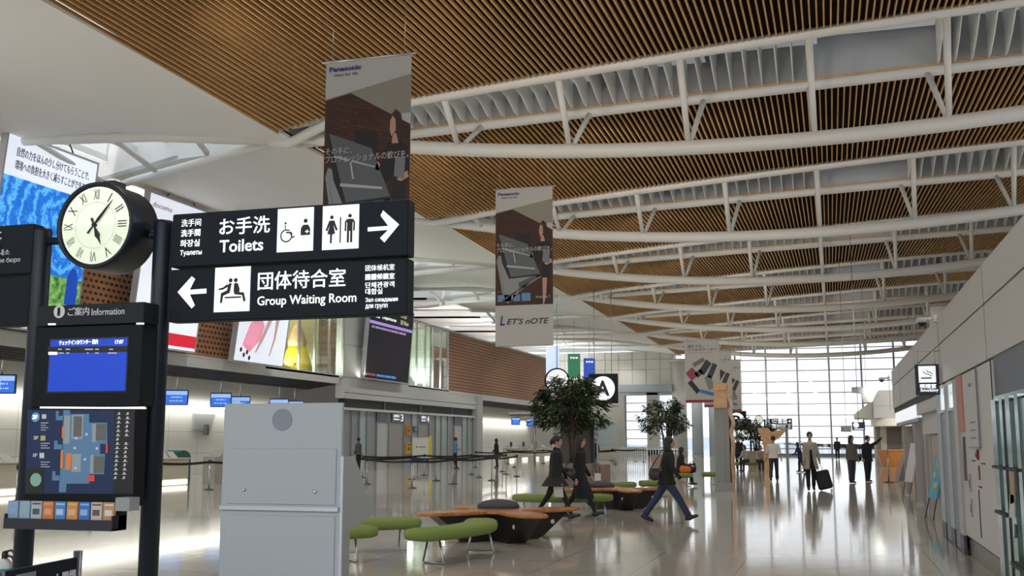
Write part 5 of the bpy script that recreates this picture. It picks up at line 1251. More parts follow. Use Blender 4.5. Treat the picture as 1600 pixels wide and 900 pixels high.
for k, (c_, lab) in enumerate(cols):
    w_ = RWd / 9 * .88; x = RWd / 9 * (k + .06)
    lf = thing('leaflet', lab + ' in the rack, %s from the left' % ords[k], 'leaflet', (rk.location.x + x, rk.location.y + .02, rk.location.z + .014), 0, 'leaflets in the rack under the map')
    MB().box(0, w_, 0, .02, 0, .155).build('cover', mat('leaf_%d' % k, c_, .5, emit=.06, ecol=c_), lf)
    q_ = [(.25, .45, .7), (.3, .5, .4), (.08, .1, .12), (.75, .4, .25), (.5, .65, .8), (.75, .5, .3), (.35, .5, .8), (.12, .1, .1), (.75, .72, .7)][k]
    MB().box(w_ * .15, w_ * .8, -.001, 0, .075, .11).box(w_ * .1, w_ * .9, -.001, 0, .135, .145).build('printed_picture', mat('leaf_ink_%d' % k, q_, .5), lf)
# small cart parking sign in the lower left corner
A_ = gz(8, 893, 1.02); B_ = gz(121, 871, 1.02)
ang = math.atan2(B_.y - A_.y, B_.x - A_.x); L_ = (B_ - A_).length
t = thing('cart_sign', 'low dark cart parking sign on steel posts in the bottom left corner', 'sign', (A_.x, A_.y, 0), ang)
MB().box(0, L_, 0, .02, .78, 1.02).build('panel', M_dark, t)
MB().box(L_ * .14, L_ * .40, -.003, 0, .80, .995).build('symbol_field', mat('cart_grey', (.30, .32, .31), .5), t)
MB().tube([(L_ * .2, -.006, .94), (L_ * .24, -.006, .94), (L_ * .27, -.006, .86), (L_ * .36, -.006, .86)], .004, 6).tube([(L_ * .36, -.006, .95), (L_ * .345, -.006, .885)], .004, 6).lathe([(.012, 0), (.012, .004)], 14, M=tr(L_ * .29, -.003, .84) @ RX).build('cart_symbol', M_ink, t)
MB().text('カート置場', L_ * .45, .895, L_ * .97, .965, -.004, bold=.02).text('Cart Parking', L_ * .45, .82, L_ * .95, .86, -.004).build('lettering', MATS['faint_glow_letters'], t)
MB().lathe([(.022, 0), (.022, 1.05)], 14, M=tr(L_ + .02, .01, 0)).lathe([(.022, 0), (.022, 1.02)], 14, M=tr(-.02, .01, 0)).build('post', mat('post_steel_dark', (.22, .24, .28), .35, .8), t)
MB().lathe([(.11, 0), (.11, .012)], 18, M=tr(L_ + .02, .01, 0)).lathe([(.11, 0), (.11, .012)], 18, M=tr(-.02, .01, 0)).build('foot', M_grey, t)
# bottle shaped extinguisher at the left edge
p = gz(4, 925, 0)
t = thing('fire_extinguisher', 'white and teal bottle with black valve and hose at the left edge', 'extinguisher', p)
MB().lathe([(.09, 0), (.10, .03), (.10, .26), (.07, .32), (.03, .35)], 20).build('bottle', mat('bottle_white', (.55, .58, .60), .4), t)
MB().lathe([(.102, .16), (.102, .25)], 20).build('teal_band', mat('bottle_teal', (.03, .22, .22), .4), t)
MB().lathe([(.03, .34), (.035, .40), (.02, .43)], 12).tube([(0, 0, .42), (.10, -.02, .44), (.16, -.04, .40)], .012, 8).tube([(0, 0, .38), (.09, 0, .37), (.13, 0, .30), (.12, 0, .2)], .012, 8).build('valve', M_black, t)
t = thing('floor_plinth', 'dark grey low box at the bottom left corner behind the cart sign', 'box', (-5.6, 6.25, 0))
MB().bbox(-.35, .30, 0, .5, 0, .24, .02).build('body', M_grey, t)

# self service kiosk, seen from behind
KY = 5.55
kx0, kx1 = P6(346, 760, KY)[0], P6(533, 760, KY)[0]; kzt = P6(440, 630, KY)[1]
t = thing('check_in_kiosk', 'tall white self service kiosk seen from its back, in the foreground', 'kiosk', (kx0, KY, 0))
KW = kx1 - kx0; M_k = mat('kiosk_white', (.42, .46, .49), .45, noise=.05, nscale=200); M_ks = mat('kiosk_silver', (.52, .56, .62), .3, .2)
zl = P6(440, 794, KY)[1]
MB().bbox(0, KW, 0, .022, 0, kzt, .004).build('back_panel', M_k, t)
MB().bbox(.035, KW - .03, -.006, .0, zl + .02, zl + .33, .003).build('upper_cover', M_k, t)
MB().bbox(.035, KW - .03, -.006, .0, .05, zl - .04, .003).build('lower_cover', M_k, t)
MB().box(.004, KW - .008, -.022, .005, zl - .012, zl + .010).build('ledge', M_ks, t)
cz = P6(441, 656, KY)
MB().lathe([(.062, 0), (.062, .003)], 36, M=tr(cz[0] - kx0, 0, cz[1]) @ RX).build('round_emblem', mat('kiosk_grey_disc', (.23, .27, .31), .5), t)
for x, y in ((382, 765), (493, 768)):
    c_ = P6(x, y, KY); MB().lathe([(.010, 0), (.010, .006), (.005, .008)], 14, M=tr(c_[0] - kx0, -.006, c_[1]) @ RX).build('lock', M_chrome, t)
kp = [atX(x, y, kx1 + .012) for x, y in ((537, 713), (555, 713), (583, 797), (579, 808), (551, 826), (537, 830))]
poly = [(v.y - KY, v.z) for v in kp]
d2 = max(p_[0] for p_ in poly)
def side(mb, poly, x0, x1):
    n = len(poly); vs = [(x0, y, z) for y, z in poly] + [(x1, y, z) for y, z in poly]
    mb.add(vs, [tuple(range(n)), tuple(range(2 * n - 1, n - 1, -1))] + [(i, n + i, n + (i + 1) % n, (i + 1) % n) for i in range(n)]); return mb
side(MB(), [(.02, poly[1][1]), poly[1], poly[2], poly[3], poly[4], (.02, poly[4][1] - .03)], .02, KW + .010).build('console', mat('kiosk_side', (.46, .49, .50), .45), t)
side(MB(), [(.02, 0), (poly[4][0] * .95, 0), (poly[4][0] * .95, poly[4][1]), (.02, poly[4][1])], .03, KW - .002).build('pedestal', MATS['kiosk_side'], t)
MB().box(KW - .004, KW + .012, -.003, .02, 0, poly[0][1]).build('edge_trim', M_ks, t)
MB().box(KW - .1, KW - .02, poly[2][0] - .01, poly[2][0] + .02, poly[2][1] - .02, poly[2][1] + .02).build('card_slot', M_black, t)

# ------------------------------------------------------------------ benches and tables
def smooth_path(pts, n=24):
    out = []
    P_ = [Vector((p[0], p[1], 0)) for p in pts]; P_ = [P_[0] * 2 - P_[1]] + P_ + [P_[-1] * 2 - P_[-2]]
    m = len(P_) - 3
    for k in range(n + 1):
        u = m * k / n; i = min(int(u), m - 1); f = u - i
        a, b, c, d = P_[i:i + 4]
        out.append(.5 * ((2 * b) + (c - a) * f + (2 * a - 5 * b + 4 * c - d) * f * f + (3 * b - a - 3 * c + d) * f ** 3))
    return out
def bench(pts, lab, legs=(.16, .84), width=.50, col=None):
    o = Vector((sum(p[0] for p in pts) / len(pts), sum(p[1] for p in pts) / len(pts), 0))
    t = thing('curved_bench', lab, 'bench', o, 0, 'green curved benches')
    path = [p - o for p in smooth_path(pts)]; n = len(path); NS = 14; vs = []; fs = []
    for i, p in enumerate(path):
        d = (path[min(i + 1, n - 1)] - path[max(i - 1, 0)]).normalized(); s_ = Vector((-d.y, d.x, 0))
        u = i / (n - 1); e = min(u, 1 - u) * (n - 1) / 3.2; k = math.sqrt(max(0.02, 1 - (1 - min(e, 1)) ** 2)); hk = .35 + .65 * k
        for j in range(NS):
            a = 2 * PI * j / NS; ca, sa = math.cos(a), math.sin(a)
            sx = math.copysign(abs(ca) ** .45, ca) * width / 2 * k; sz = math.copysign(abs(sa) ** .7, sa) * .085 * hk
            vs.append(p + s_ * sx + Vector((0, 0, .385 + sz)))
    for i in range(n - 1):
        for j in range(NS): fs.append((i * NS + j, i * NS + (j + 1) % NS, (i + 1) * NS + (j + 1) % NS, (i + 1) * NS + j))
    fs += [tuple(range(NS - 1, -1, -1)), tuple((n - 1) * NS + j for j in range(NS))]
    MB().add(vs, fs, True).build('seat_cushion', col or M_green, t)
    for u in legs:
        i = int(u * (n - 1)); p = path[i]; d = (path[min(i + 1, n - 1)] - path[max(i - 1, 0)]).normalized(); s_ = Vector((-d.y, d.x, 0))
        q_ = [p + s_ * .11 + Vector((0, 0, .32)), p + s_ * .20 + Vector((0, 0, .02)), p + s_ * .17 + Vector((0, 0, .012)), p - s_ * .17 + Vector((0, 0, .012)), p - s_ * .20 + Vector((0, 0, .02)), p - s_ * .11 + Vector((0, 0, .32))]
        MB().tube(q_, .015, 8).build('leg', M_chrome, t)
    MB().tube([path[int(legs[0] * (n - 1))] + Vector((0, 0, .305)), path[n // 2] + Vector((0, 0, .305)), path[int(legs[-1] * (n - 1))] + Vector((0, 0, .305))], .014, 8).build('rail', M_chrome, t)
    return t
bench([(-5.30, 13.25), (-4.98, 13.9), (-4.86, 14.8), (-5.12, 15.75)], 'green curved bench nearest the camera, right of the kiosk', legs=(.22, .80))
bench([(-7.5, 13.9), (-6.9, 14.6), (-6.4, 15.05), (-5.95, 15.42)], 'green curved bench just right of the kiosk, behind the nearest one', legs=(.2, .86))
bench([(-7.6, 12.8), (-6.9, 13.1), (-6.4, 13.45), (-6.0, 13.9)], 'green bench end poking out directly behind the kiosk', legs=(.2, .80))
bench([(-6.65, 22.75), (-6.0, 22.55), (-5.2, 22.75), (-4.6, 23.3)], 'green bench behind the two women in dark coats', legs=(.12, .88))
bench([(-6.6, 28.6), (-6.1, 28.9), (-5.6, 29.5), (-5.45, 30.3)], 'green bench behind the second wooden table')
bench([(-5.35, 31.0), (-5.0, 31.2), (-4.7, 31.7)], 'small green bench beside the woman in jeans', width=.4)
bench([(-5.60, 38.45), (-5.3, 38.5), (-5.05, 38.6), (-4.80, 38.75)], 'green bench with the orange bag behind the woman in jeans')
bench([(-4.62, 40.0), (-4.4, 40.05), (-4.15, 40.2)], 'green bench just left of the grey slab column')
bench([(-5.5, 59.0), (-5.0, 58.8), (-4.4, 58.9), (-3.9, 59.3)], 'green bench under the seated group by the far tree')
def table(c, R_, angs, lab, cush=None, wr=.42):
    t = thing('petal_table', lab, 'table', (c[0], c[1], 0), 0, 'wooden petal tables')
    out = []
    for k in range(96):
        a = 360 * k / 96; r_ = .42
        for g in angs:
            dd = abs((a - g + 180) % 360 - 180); r_ = max(r_, R_ * math.exp(-(dd / 22.0) ** 2.4))
        out.append((r_ * math.cos(math.radians(a)), r_ * math.sin(math.radians(a))))
    ins = [(x * .97, y * .97) for x, y in out]
    mb = MB(); n = len(out)
    mb.add([(x, y, .425) for x, y in ins] + [(x, y, .44) for x, y in out] + [(x, y, .465) for x, y in out] + [(x, y, .48) for x, y in ins],
           [tuple(range(n - 1, -1, -1)), tuple(range(3 * n, 4 * n))] + [(r * n + i, r * n + (i + 1) % n, (r + 1) * n + (i + 1) % n, (r + 1) * n + i) for r in range(3) for i in range(n)])
    mb.build('table_top', M_oak, t)
    for g in angs:
        M_ = rot('Z', g)
        MB().prism([(.0, 0), (R_ * .42, 0), (R_ * .50, .06), (R_ * .80, .424), (0, .424)], -.17, .17, M=M_).build('base_wedge', M_black, t)
        MB().lathe([(.035, 0), (.035, .008)], 16, M=M_ @ tr(R_ * .60, -.17, .27) @ rot('X', 90)).build('stud', mat('stud_white', (.7, .7, .68), .4), t)
    if cush:
        tag(MB().ell((0, 0, 0), (.36, .34, .12), n=24, m=12).build('dome_cushion', mat('cushion_charcoal', (.045, .05, .065), .7, noise=.2), loc=(c[0] + cush[0], c[1] + cush[1], .505)), 'dark domed cushion lying on the %s wooden table' % ('nearer' if c[1] < 20 else 'farther'), 'cushion')
    return t
table((-5.28, 17.2), 1.52, (228, 312, 45, 135), 'nearer wooden petal table on black wedge feet behind the green benches', (-.15, .45))
table((-4.95, 25.7), 1.35, (200, 300, 25, 115), 'farther wooden petal table on black wedge feet', (-.55, .6))

# ------------------------------------------------------------------ trees in planters
def tree(c, z0, rx, zc, rz, nleaf, lab, seed, planter, leafL=.21):
    rnd = random.Random(seed)
    t = thing('potted_tree', lab, 'tree', (c[0], c[1], 0))
    tips = []
    tk = MB()
    for s_ in range(5):
        a = s_ * 1.3 + rnd.random(); x0, y0 = .12 * math.cos(a), .12 * math.sin(a)
        top = Vector((rx * .35 * math.cos(a), rx * .35 * math.sin(a), zc + rz * .3))
        mid = Vector((x0 * 1.5, y0 * 1.5, (z0 + zc) / 2))
        tk.tube([(x0, y0, z0 - .1), mid, top], [.05, .04, .018], 7)
        for b in range(11):
            f = .35 + .65 * b / 11; st = Vector((x0, y0, z0)).lerp(top, f)
            th = rnd.random() * 2 * PI; ph = rnd.uniform(-.55, .95)
            wd_ = (1 - .42 * max(0, math.sin(ph))); end = Vector((rx * .9 * wd_ * math.cos(th) * math.cos(ph) - rx * .10, rx * .9 * wd_ * math.sin(th) * math.cos(ph), zc + rz * .86 * math.sin(ph)))
            m_ = st.lerp(end, .5) + Vector((0, 0, .08)); tk.tube([st, m_, end], [.014, .010, .004], 5, cap=False)
            tips += [st.lerp(end, q_) for q_ in (.45, .7, .85, 1.0, 1.05)]
    tk.build('trunk', M_bark, t)
    lf = MB()
    for k in range(nleaf):
        tp = rnd.choice(tips); p = tp + Vector((rnd.gauss(0, .09), rnd.gauss(0, .09), rnd.gauss(0, .07))) * (rx / 1.1)
        a = math.atan2(p.y, p.x) + rnd.gauss(0, .8); L_ = leafL * rnd.uniform(.7, 1.3); w_ = L_ * .14; dz = rnd.uniform(-.9, .15)
        d = Vector((math.cos(a), math.sin(a), dz)).normalized(); s_ = d.cross(Vector((rnd.gauss(0, .4), rnd.gauss(0, .4), 1))).normalized(); u = s_.cross(d)
        q_ = [p, p + d * L_ * .3 + s_ * w_, p + d * L_ * .68 + s_ * w_ * .7, p + d * L_ - u * .02, p + d * L_ * .68 - s_ * w_ * .7, p + d * L_ * .3 - s_ * w_, p + d * L_ * .4 + u * w_ * .35]
        lf.add(q_, [(0, 1, 6), (1, 2, 6), (2, 3, 6), (3, 4, 6), (4, 5, 6), (5, 0, 6)])
    lf.build('foliage', M_leaf, t)
    planter(t)
    return t
def planter1(t):
    MB().bbox(-.62, .62, -.5, .5, 0, .94, .02).build('planter', M_stone, t)
    MB().box(-.54, .54, -.42, .42, .9, .955).build('soil', M_bark, t)
    MB().box(.62, .95, -.45, .45, 0, .90).build('planter_wing', mat('planter_tan', (.26, .18, .13), .6), t)
def planter2(t):
    mb = MB(); a, b = .48, .68
    mb.add([(-a, -.45, 0), (a, -.45, 0), (a, .45, 0), (-a, .45, 0), (-b, -.55, .98), (b, -.55, .98), (b, .55, .98), (-b, .55, .98)], [(0, 3, 2, 1), (4, 5, 6, 7), (0, 1, 5, 4), (1, 2, 6, 5), (2, 3, 7, 6), (3, 0, 4, 7)])
    mb.build('planter', mat('planter_beige', (.36, .28, .22), .6), t)
c1 = gz(893, 776, 0); c1 = (c1.x, c1.y + .5)
tree(c1, .95, 1.10, 2.58, 1.15, 3300, 'large dark leafed tree in a stone planter behind the two women', 3, planter1)
# tall brown panel standing behind the tree
t = thing('tall_panel', 'tall umber panel with a dark edge behind the large tree planter', 'panel', (c1[0] - .36, c1[1] + 1.9, 0))
MB().box(-.55, .42, 0, .06, 0, 2.25).build('board', mat('panel_umber', (.10, .085, .075), .6), t)
MB().box(.42, .52, -.03, .09, 0, 2.25).build('dark_edge', M_black, t)
MB().box(.60, .64, 0, .04, 0, 1.9).build('steel_edge', M_chrome, t)
t = thing('leaflet_holder', 'small white leaflet holder on the tan planter wing', 'leaflet holder', (c1[0] + .78, c1[1] - .50, .45))
MB().box(-.09, .09, -.04, 0, 0, .22).build('holder', M_litd if False else mat('holder_white', (.6, .6, .58), .5), t)
MB().tube([(-.05, -.02, .22), (-.10, -.02, .48), (.05, -.02, .40), (.06, -.02, .22)], .012, 6).build('wire', M_black, t)
c2 = gz(1042, 747, 0)
tree((c2.x, c2.y + .3), .98, 1.12, 2.55, 1.02, 2200, 'middle leafy tree in a beige tapering planter behind the woman in jeans', 5, planter2, .20)
tree((-4.35, 66.0), .9, 1.25, 2.15, .95, 1700, 'farthest dark tree near the second signpost', 9, planter2, .26)

# ------------------------------------------------------------------ grey slabs with bent wood ribbons
t = thing('ribbon_screen', 'tall grey slab column with a bent wood ribbon along its right edge', 'wooden screen', (-3.62, 35.2, 0))
M_slab = mat('slab_grey', (.30, .30, .30), .5)
MB().box(0, .30, 0, .10, .0, 3.0).box(.30, .46, .02, 1.4, 0, 3.0).build('slab', M_slab, t)
MB().box(-.02, .50, -.04, .14, 0, .28).build('foot', mat('foot_grey', (.34, .34, .36), .4), t)
def ribbon(mb, pts, w_, y0, y1, th=.05):
    P_ = smooth_path([(p[0], p[1]) for p in pts], 40); P_ = [(p.x, p.y) for p in P_]; n = len(P_)
    L_ = []; R_ = []
    for i, p in enumerate(P_):
        a = P_[max(i - 1, 0)]; b = P_[min(i + 1, n - 1)]; dx, dz = b[0] - a[0], b[1] - a[1]; l = math.hypot(dx, dz) or 1
        L_.append((p[0] - dz / l * th / 2, p[1] + dx / l * th / 2)); R_.append((p[0] + dz / l * th / 2, p[1] - dx / l * th / 2))
    for i in range(n - 1): mb.prism([L_[i], L_[i + 1], R_[i + 1], R_[i]], y0, y1)
    return mb
ribbon(MB(), [(.02, 3.35), (.22, 3.42), (.45, 3.32), (.42, 3.05), (.50, 2.75), (.47, 2.45), (.56, 2.15), (.49, 1.85), (.54, 1.5), (.51, 1.0), (.53, .5), (.50, .0)], .3, .0, .9, .05).build('ribbon', M_pale, t)
MB().box(0.0, .42, -.12, .6, 3.18, 3.40).box(.03, .40, -.08, .6, 3.0, 3.18).box(.0, .42, -.1, .6, 2.62, 3.02).build('wood_head', M_pale, t)
t = thing('ribbon_screen', 'wooden funnel shaped screen with a thin grey post beside the man in the white shirt', 'wooden screen', (-3.55, 57.2, 0))
MB().prism([(.12, 0), (.42, 0), (.40, 1.0), (.55, 1.5), (.95, 1.75), (1.25, 2.1), (1.25, 2.2), (.80, 2.08), (.50, 2.02), (.35, 2.22), (-.12, 2.22), (-.12, 2.05), (.08, 1.6), (.16, 1.0)], -.2, .4).build('funnel', M_pale, t)
MB().box(1.22, 1.36, 0, .12, 0, 2.25).build('grey_post', M_slab, t)
for k_, (xa, xb, Yr) in enumerate(((968, 1010, 80), (1012, 1062, 70))):
    a_ = atY(xa, 700, Yr).x; b_ = atY(xb, 700, Yr).x
    t = thing('steel_railing', 'steel railing with upright bars before the narrow window, %s' % ('left one' if k_ == 0 else 'right one behind the middle tree'), 'railing', (a_, Yr, 0))
    mb = MB().box(0, b_ - a_, -.03, .03, 1.0, 1.05).box(0, b_ - a_, -.02, .02, .1, .13)
    mb.build('rail', M_chrome, t)
    mb = MB()
    for j in range(13): mb.box((b_ - a_) * j / 12 - .02, (b_ - a_) * j / 12 + .02, -.02, .02, 0, 1.12)
    mb.build('bars', M_chrome, t)
# second signpost far down the hall: copies of the near one
for o, lab in ((post, 'distant pair of charcoal posts under the far clock'),):
    pass
SC = {}
for o in list(COL.objects):
    if o.parent is None and o.get('category') and o.name.split('.')[0] in ('sign_post', 'direction_sign', 'station_clock'):
        SC[o.name] = o
names = {'sign_post': 'distant pair of charcoal signposts under the far clock', 'direction_sign': 'distant upper direction sign right of the far clock', 'direction_sign.001': 'distant lower direction sign right of the far clock', 'direction_sign.002': 'distant upper sign board left of the far clock', 'direction_sign.003': 'distant lower sign board left of the far clock', 'station_clock': 'small distant clock above the farthest tree'}
dx = atY(1186, 663, 74).x - CX
for nme, o in SC.items():
    dup(o, (o.location.x + dx, o.location.y + 68, o.location.z - .04), None, names[nme])

# ------------------------------------------------------------------ people
def cap_(mb, a, b, ra, rb, n=12):
    a, b = Vector(a), Vector(b); mb.tube([a, b], [ra, rb], n); mb.ell(a, (ra, ra, ra), n=n, m=8); mb.ell(b, (rb, rb, rb), n=n, m=8)
def fused(mb, name, m, parent, vox=.011, smooth=2):
    o = mb.build(name, m); md = o.modifiers.new('r', 'REMESH'); md.mode = 'VOXEL'; md.voxel_size = vox; md.use_smooth_shade = True
    if smooth:
        s_ = o.modifiers.new('s', 'SMOOTH'); s_.iterations = smooth; s_.factor = .5
    dg = bpy.context.evaluated_depsgraph_get(); me = bpy.data.meshes.new_from_object(o.evaluated_get(dg))
    me.materials.clear(); me.materials.append(m)
    for p in me.polygons: p.use_smooth = True
    old = o.data; o.modifiers.clear(); o.data = me; bpy.data.meshes.remove(old); o.parent = parent
    return o
CM = {}
def cloth(col, key):
    return mat('cloth_' + key, col, .85, noise=.12, nscale=40)
SHOE = mat('shoe_black', (.012, .011, .011), .4)
def person(lab, p, face, H=1.65, legs=((20, 5), (-18, 12)), arms=((-20, 12, 6), (20, 20, 6)), top=(.03, .03, .03), top_kind='coat', hem=.62, flare=1.15, sleeve=1.0,
           pants=(.02, .025, .04), pants_kind='trousers', hair='long', hair_col=None, male=False, seated=None, lean=3, headturn=0, key='a', vox=.012, shoe=None, pitch=0, topname='coat', group=None):
    """face: compass angle of the direction the person looks, in the hall plan"""
    t = thing('person', lab, 'person', (p[0], p[1], p[2] if len(p) > 2 else 0), math.radians(face + 90), group)
    k = H / 1.70
    sh = .185 if male else .155; hp = .088; girth = 1.1 if male else 1.0
    ln = math.radians(lean)
    def q(x, y, z): return Vector((x * k, y * k, z * k))
    hipz = .90 if seated is None else seated / k + .10
    legp = []
    for i, (th, kn) in enumerate(legs):
        sx = -hp if i == 0 else hp
        a = math.radians(th); b = math.radians(th - kn)
        hip = Vector((sx, 0, hipz)); knee = hip + Vector((sx * .1, -.43 * math.sin(a), -.43 * math.cos(a))); ank = knee + Vector((0, -.41 * math.sin(b), -.41 * math.cos(b)))
        fp = max(-.9, min(.45, b * .75)) if seated is None else 0
        toe = ank + Vector((0, -.17 * math.cos(fp), -.055 + .17 * math.sin(fp) * (1 if fp > 0 else 1)))
        heel = ank + Vector((0, .045, -.05 - (.03 * math.sin(fp) if fp > 0 else 0)))
        legp.append([hip, knee, ank, toe, heel])
    low = min(min(l[3].z - .025, l[4].z - .03) for l in legp)
    if seated is None:
        hipz -= low
        for l in legp:
            for v in l: v.z -= low
    top0 = Vector((0, 0, hipz))
    def T(x, y, z):      # torso frame, z above the hip, leaning forward
        return Vector((x, y * math.cos(ln) - z * math.sin(ln), hipz + z * math.cos(ln) + y * math.sin(ln) * 0))
    nk = T(0, 0, .56); hd = T(0, -.015, .70)
    if pitch: hd = hd + Vector((0, -.03 * pitch, 0))
    K = lambda v: v * k
    body = MB()
    secs = [(-.04, .14, .095), (.03, .152, .105), (.16, .128 * girth, .088), (.34, .150 * girth, .105), (.46, .150 * girth, .095), (.53, .085, .062), (.56, .052, .052)]
    def loft(mb, secs, gr=0.0, zk=1):
        mb.loft([(T(0, 0, z).x * k, T(0, 0, z).y * k, T(0, 0, z).z * k, (rx + gr) * k, (ry + gr) * k) for z, rx, ry in secs], 22)
    loft(body, secs)
    cap_(body, K(nk - Vector((0, 0, .05))), K(hd - Vector((0, -.01, .03))), .050 * k, .048 * k)
    # head: skull, jaw, nose, brow, ears, lips
    hc = hd + Vector((0, 0, .03)); HM = Matrix.Translation(K(hc)) @ Matrix.Rotation(math.radians(headturn), 4, 'Z') @ Matrix.Rotation(math.radians(-6 * pitch), 4, 'X') @ Matrix.Scale(k, 4)
    body.ell((0, .012, .02), (.074, .092, .095), M=HM, n=20, m=14); body.ell((0, -.022, -.045), (.054, .062, .062), M=HM, n=16, m=10); body.ell((0, -.055, -.088), (.024, .024, .02), M=HM)
    body.tube([HM @ Vector((0, -.082, .012)), HM @ Vector((0, -.104, -.022)), HM @ Vector((0, -.088, -.034))], [.007 * k, .013 * k, .010 * k], 8)
    body.ell((0, -.072, .026), (.045, .018, .012), M=HM); body.ell((0, -.078, -.058), (.022, .012, .009), M=HM)
    for s_ in (-1, 1): body.ell((s_ * .076, .01, -.012), (.010, .018, .030), M=HM)
    hands = []
    for i, ar in enumerate(arms):
        sw, el, ab = ar; s_ = -1 if i == 0 else 1
        S0 = T(s_ * sh, 0, .475); a = math.radians(sw); b = math.radians(sw + el); c = math.radians(ab)
        E = S0 + Vector((s_ * .28 * math.sin(c), -.28 * math.sin(a) * math.cos(c), -.28 * math.cos(a) * math.cos(c)))
        W = E + Vector((s_ * .25 * math.sin(c * .6), -.25 * math.sin(b) * math.cos(c * .6), -.25 * math.cos(b) * math.cos(c * .6)))
        d = (W - E).normalized(); fw = Vector((0, -1, 0)); fw = (fw - d * fw.dot(d)).normalized(); sd = d.cross(fw)
        cap_(body, K(S0), K(E), .048 * k, .038 * k); cap_(body, K(E), K(W), .037 * k, .025 * k)
        pm = W + d * .05; body.tube([K(W), K(W + d * .035), K(W + d * .085)], [.024 * k, .033 * k, .030 * k], 10)
        for f in range(4):
            o_ = fw * (.027 - .018 * f); L_ = (.068, .078, .072, .056)[f]; r = .0088 * k
            a0 = W + d * .080 + o_; a1 = a0 + d * L_ * .5 - sd * s_ * .004; a2 = a0 + d * L_ * .9 - sd * s_ * .018
            body.tube([K(a0), K(a1), K(a2)], [r, r, r * .85], 7)
        th0 = W + d * .03 + fw * .024; th1 = th0 + d * .03 + fw * .020; body.tube([K(th0), K(th1), K(th1 + d * .028)], [.012 * k, .010 * k, .008 * k], 7)
        hands.append((S0, E, W, d, fw, pm))
    for l in legp:
        cap_(body, K(l[0]), K(l[1]), .078 * k, .055 * k); cap_(body, K(l[1]), K(l[2]), .052 * k, .036 * k)
    fused(body, 'body', M_skin, t, max(.0085, vox * .8), 1)
    # eyes
    ey = MB()
    for s_ in (-1, 1): ey.ell((s_ * .028, -.083, .008), (.010, .006, .006), M=HM)
    ey.build('eyes', M_ink, t)
    # legs
    if pants_kind in ('trousers', 'jeans', 'tights'):
        g_ = {'trousers': (.100, .080, .062, .060), 'jeans': (.098, .076, .064, .070), 'tights': (.086, .062, .046, .040)}[pants_kind]
        pm = MB(); pm.loft([(K(Vector((0, 0, hipz + z))).x, 0, (hipz + z) * k, rx * k, ry * k) for z, rx, ry in ((-.07, .13, .10), (0, .168, .120), (.10, .150, .105), (.13, .142, .10))], 22)
        for l in legp:
            cap_(pm, K(l[0] + Vector((0, 0, -.01))), K(l[1]), g_[0] * k, g_[1] * k, 14)
            pm.tube([K(l[1]), K(l[1].lerp(l[2], .4)), K(l[2] + (l[1] - l[2]).normalized() * .01)], [g_[1] * k, g_[2] * k * 1.05, g_[3] * k], 14)
        fused(pm, 'trousers' if pants_kind != 'tights' else 'tights', cloth(pants, key + '_p'), t, vox, 3)
    elif pants_kind == 'skirt':
        pm = MB(); pm.loft([(0, -.02 * j, (hipz + .12 - .10 * j) * k, (.155 + .010 * min(j, 4)) * k, (.115 + .018 * min(j, 5)) * k) for j in range(7)], 24)
        fused(pm, 'skirt', cloth(pants, key + '_p'), t, vox, 3)
        pm = MB()
        for l in legp:
            cap_(pm, K(l[0]), K(l[1]), .084 * k, .060 * k); cap_(pm, K(l[1]), K(l[2]), .058 * k, .040 * k)
        fused(pm, 'tights', cloth((.01, .01, .012), key + '_t'), t, vox, 2)
    for l in legp:
        sm = MB(); dv = (l[3] - l[4]); cap_(sm, K(l[4] + Vector((0, 0, .015))), K(l[4] + dv * .5 + Vector((0, 0, .02))), .042 * k, .044 * k); cap_(sm, K(l[4] + dv * .5 + Vector((0, 0, .012))), K(l[3] + Vector((0, 0, .008))), .043 * k, .032 * k)
        cap_(sm, K(l[2] + Vector((0, .0, 0))), K(l[4] + dv * .3), .046 * k, .044 * k)
        fused(sm, 'shoe', shoe or SHOE, t, .012, 2)
    # upper garment
    c = MB(); gr = {'coat': .030, 'jacket': .028, 'shirt': .018, 'tee': .016}[top_kind]
    hz = hem - hipz          # hem height relative to the hip (m, in 1.70 m body)
    if top_kind in ('shirt', 'tee'): hz = -.02
    S_ = [(.54, .085, .062), (.50, .135 * girth, .085), (.44, .158 * girth, .100), (.34, .155 * girth, .110), (.16, .145 * girth, .102), (.03, .158, .113)]
    if seated is not None: hz = max(hz, -.05)
    if hz < 0:
        n_ = 5
        for j in range(1, n_ + 1):
            u = j / n_; S_.append((.03 + (hz - .03) * u, .158 + (.158 * (flare - 1) + .02) * u, .113 + (.12 * (flare - 1) + .05) * u))
    c.loft([((T(0, 0, max(z, 0)).x) * k, ((T(0, 0, max(z, 0)).y) + (.0 if z > 0 else -z * .03)) * k, (T(0, 0, z).z if z > 0 else hipz + z) * k, (rx + gr) * k, (ry + gr) * k) for z, rx, ry in S_][::-1], 26)
    for i, (S0, E, W, d, fw, pm_) in enumerate(hands):
        a = (.056 if male else .050) + gr * .40
        cap_(c, K(S0), K(E), a * k, (a - .012) * k)
        if sleeve >= 1: c.tube([K(E), K(W)], [(a - .012) * k, (a - .022) * k], 14); c.ell(K(E), ((a - .012) * k,) * 3)
        elif sleeve > .5: pass
    if top_kind in ('coat', 'jacket'): cap_(c, K(T(0, -.02, .545)), K(T(0, .01, .56)), .066 * k, .068 * k)
    fused(c, topname, cloth(top, key + '_c'), t, vox, 3)
    # hair
    h = MB()
    h.ell((0, .026, .036), (.092, .102, .098), M=HM, n=18, m=12)
    if hair == 'short': h.ell((0, .05, -.02), (.070, .056, .06), M=HM)
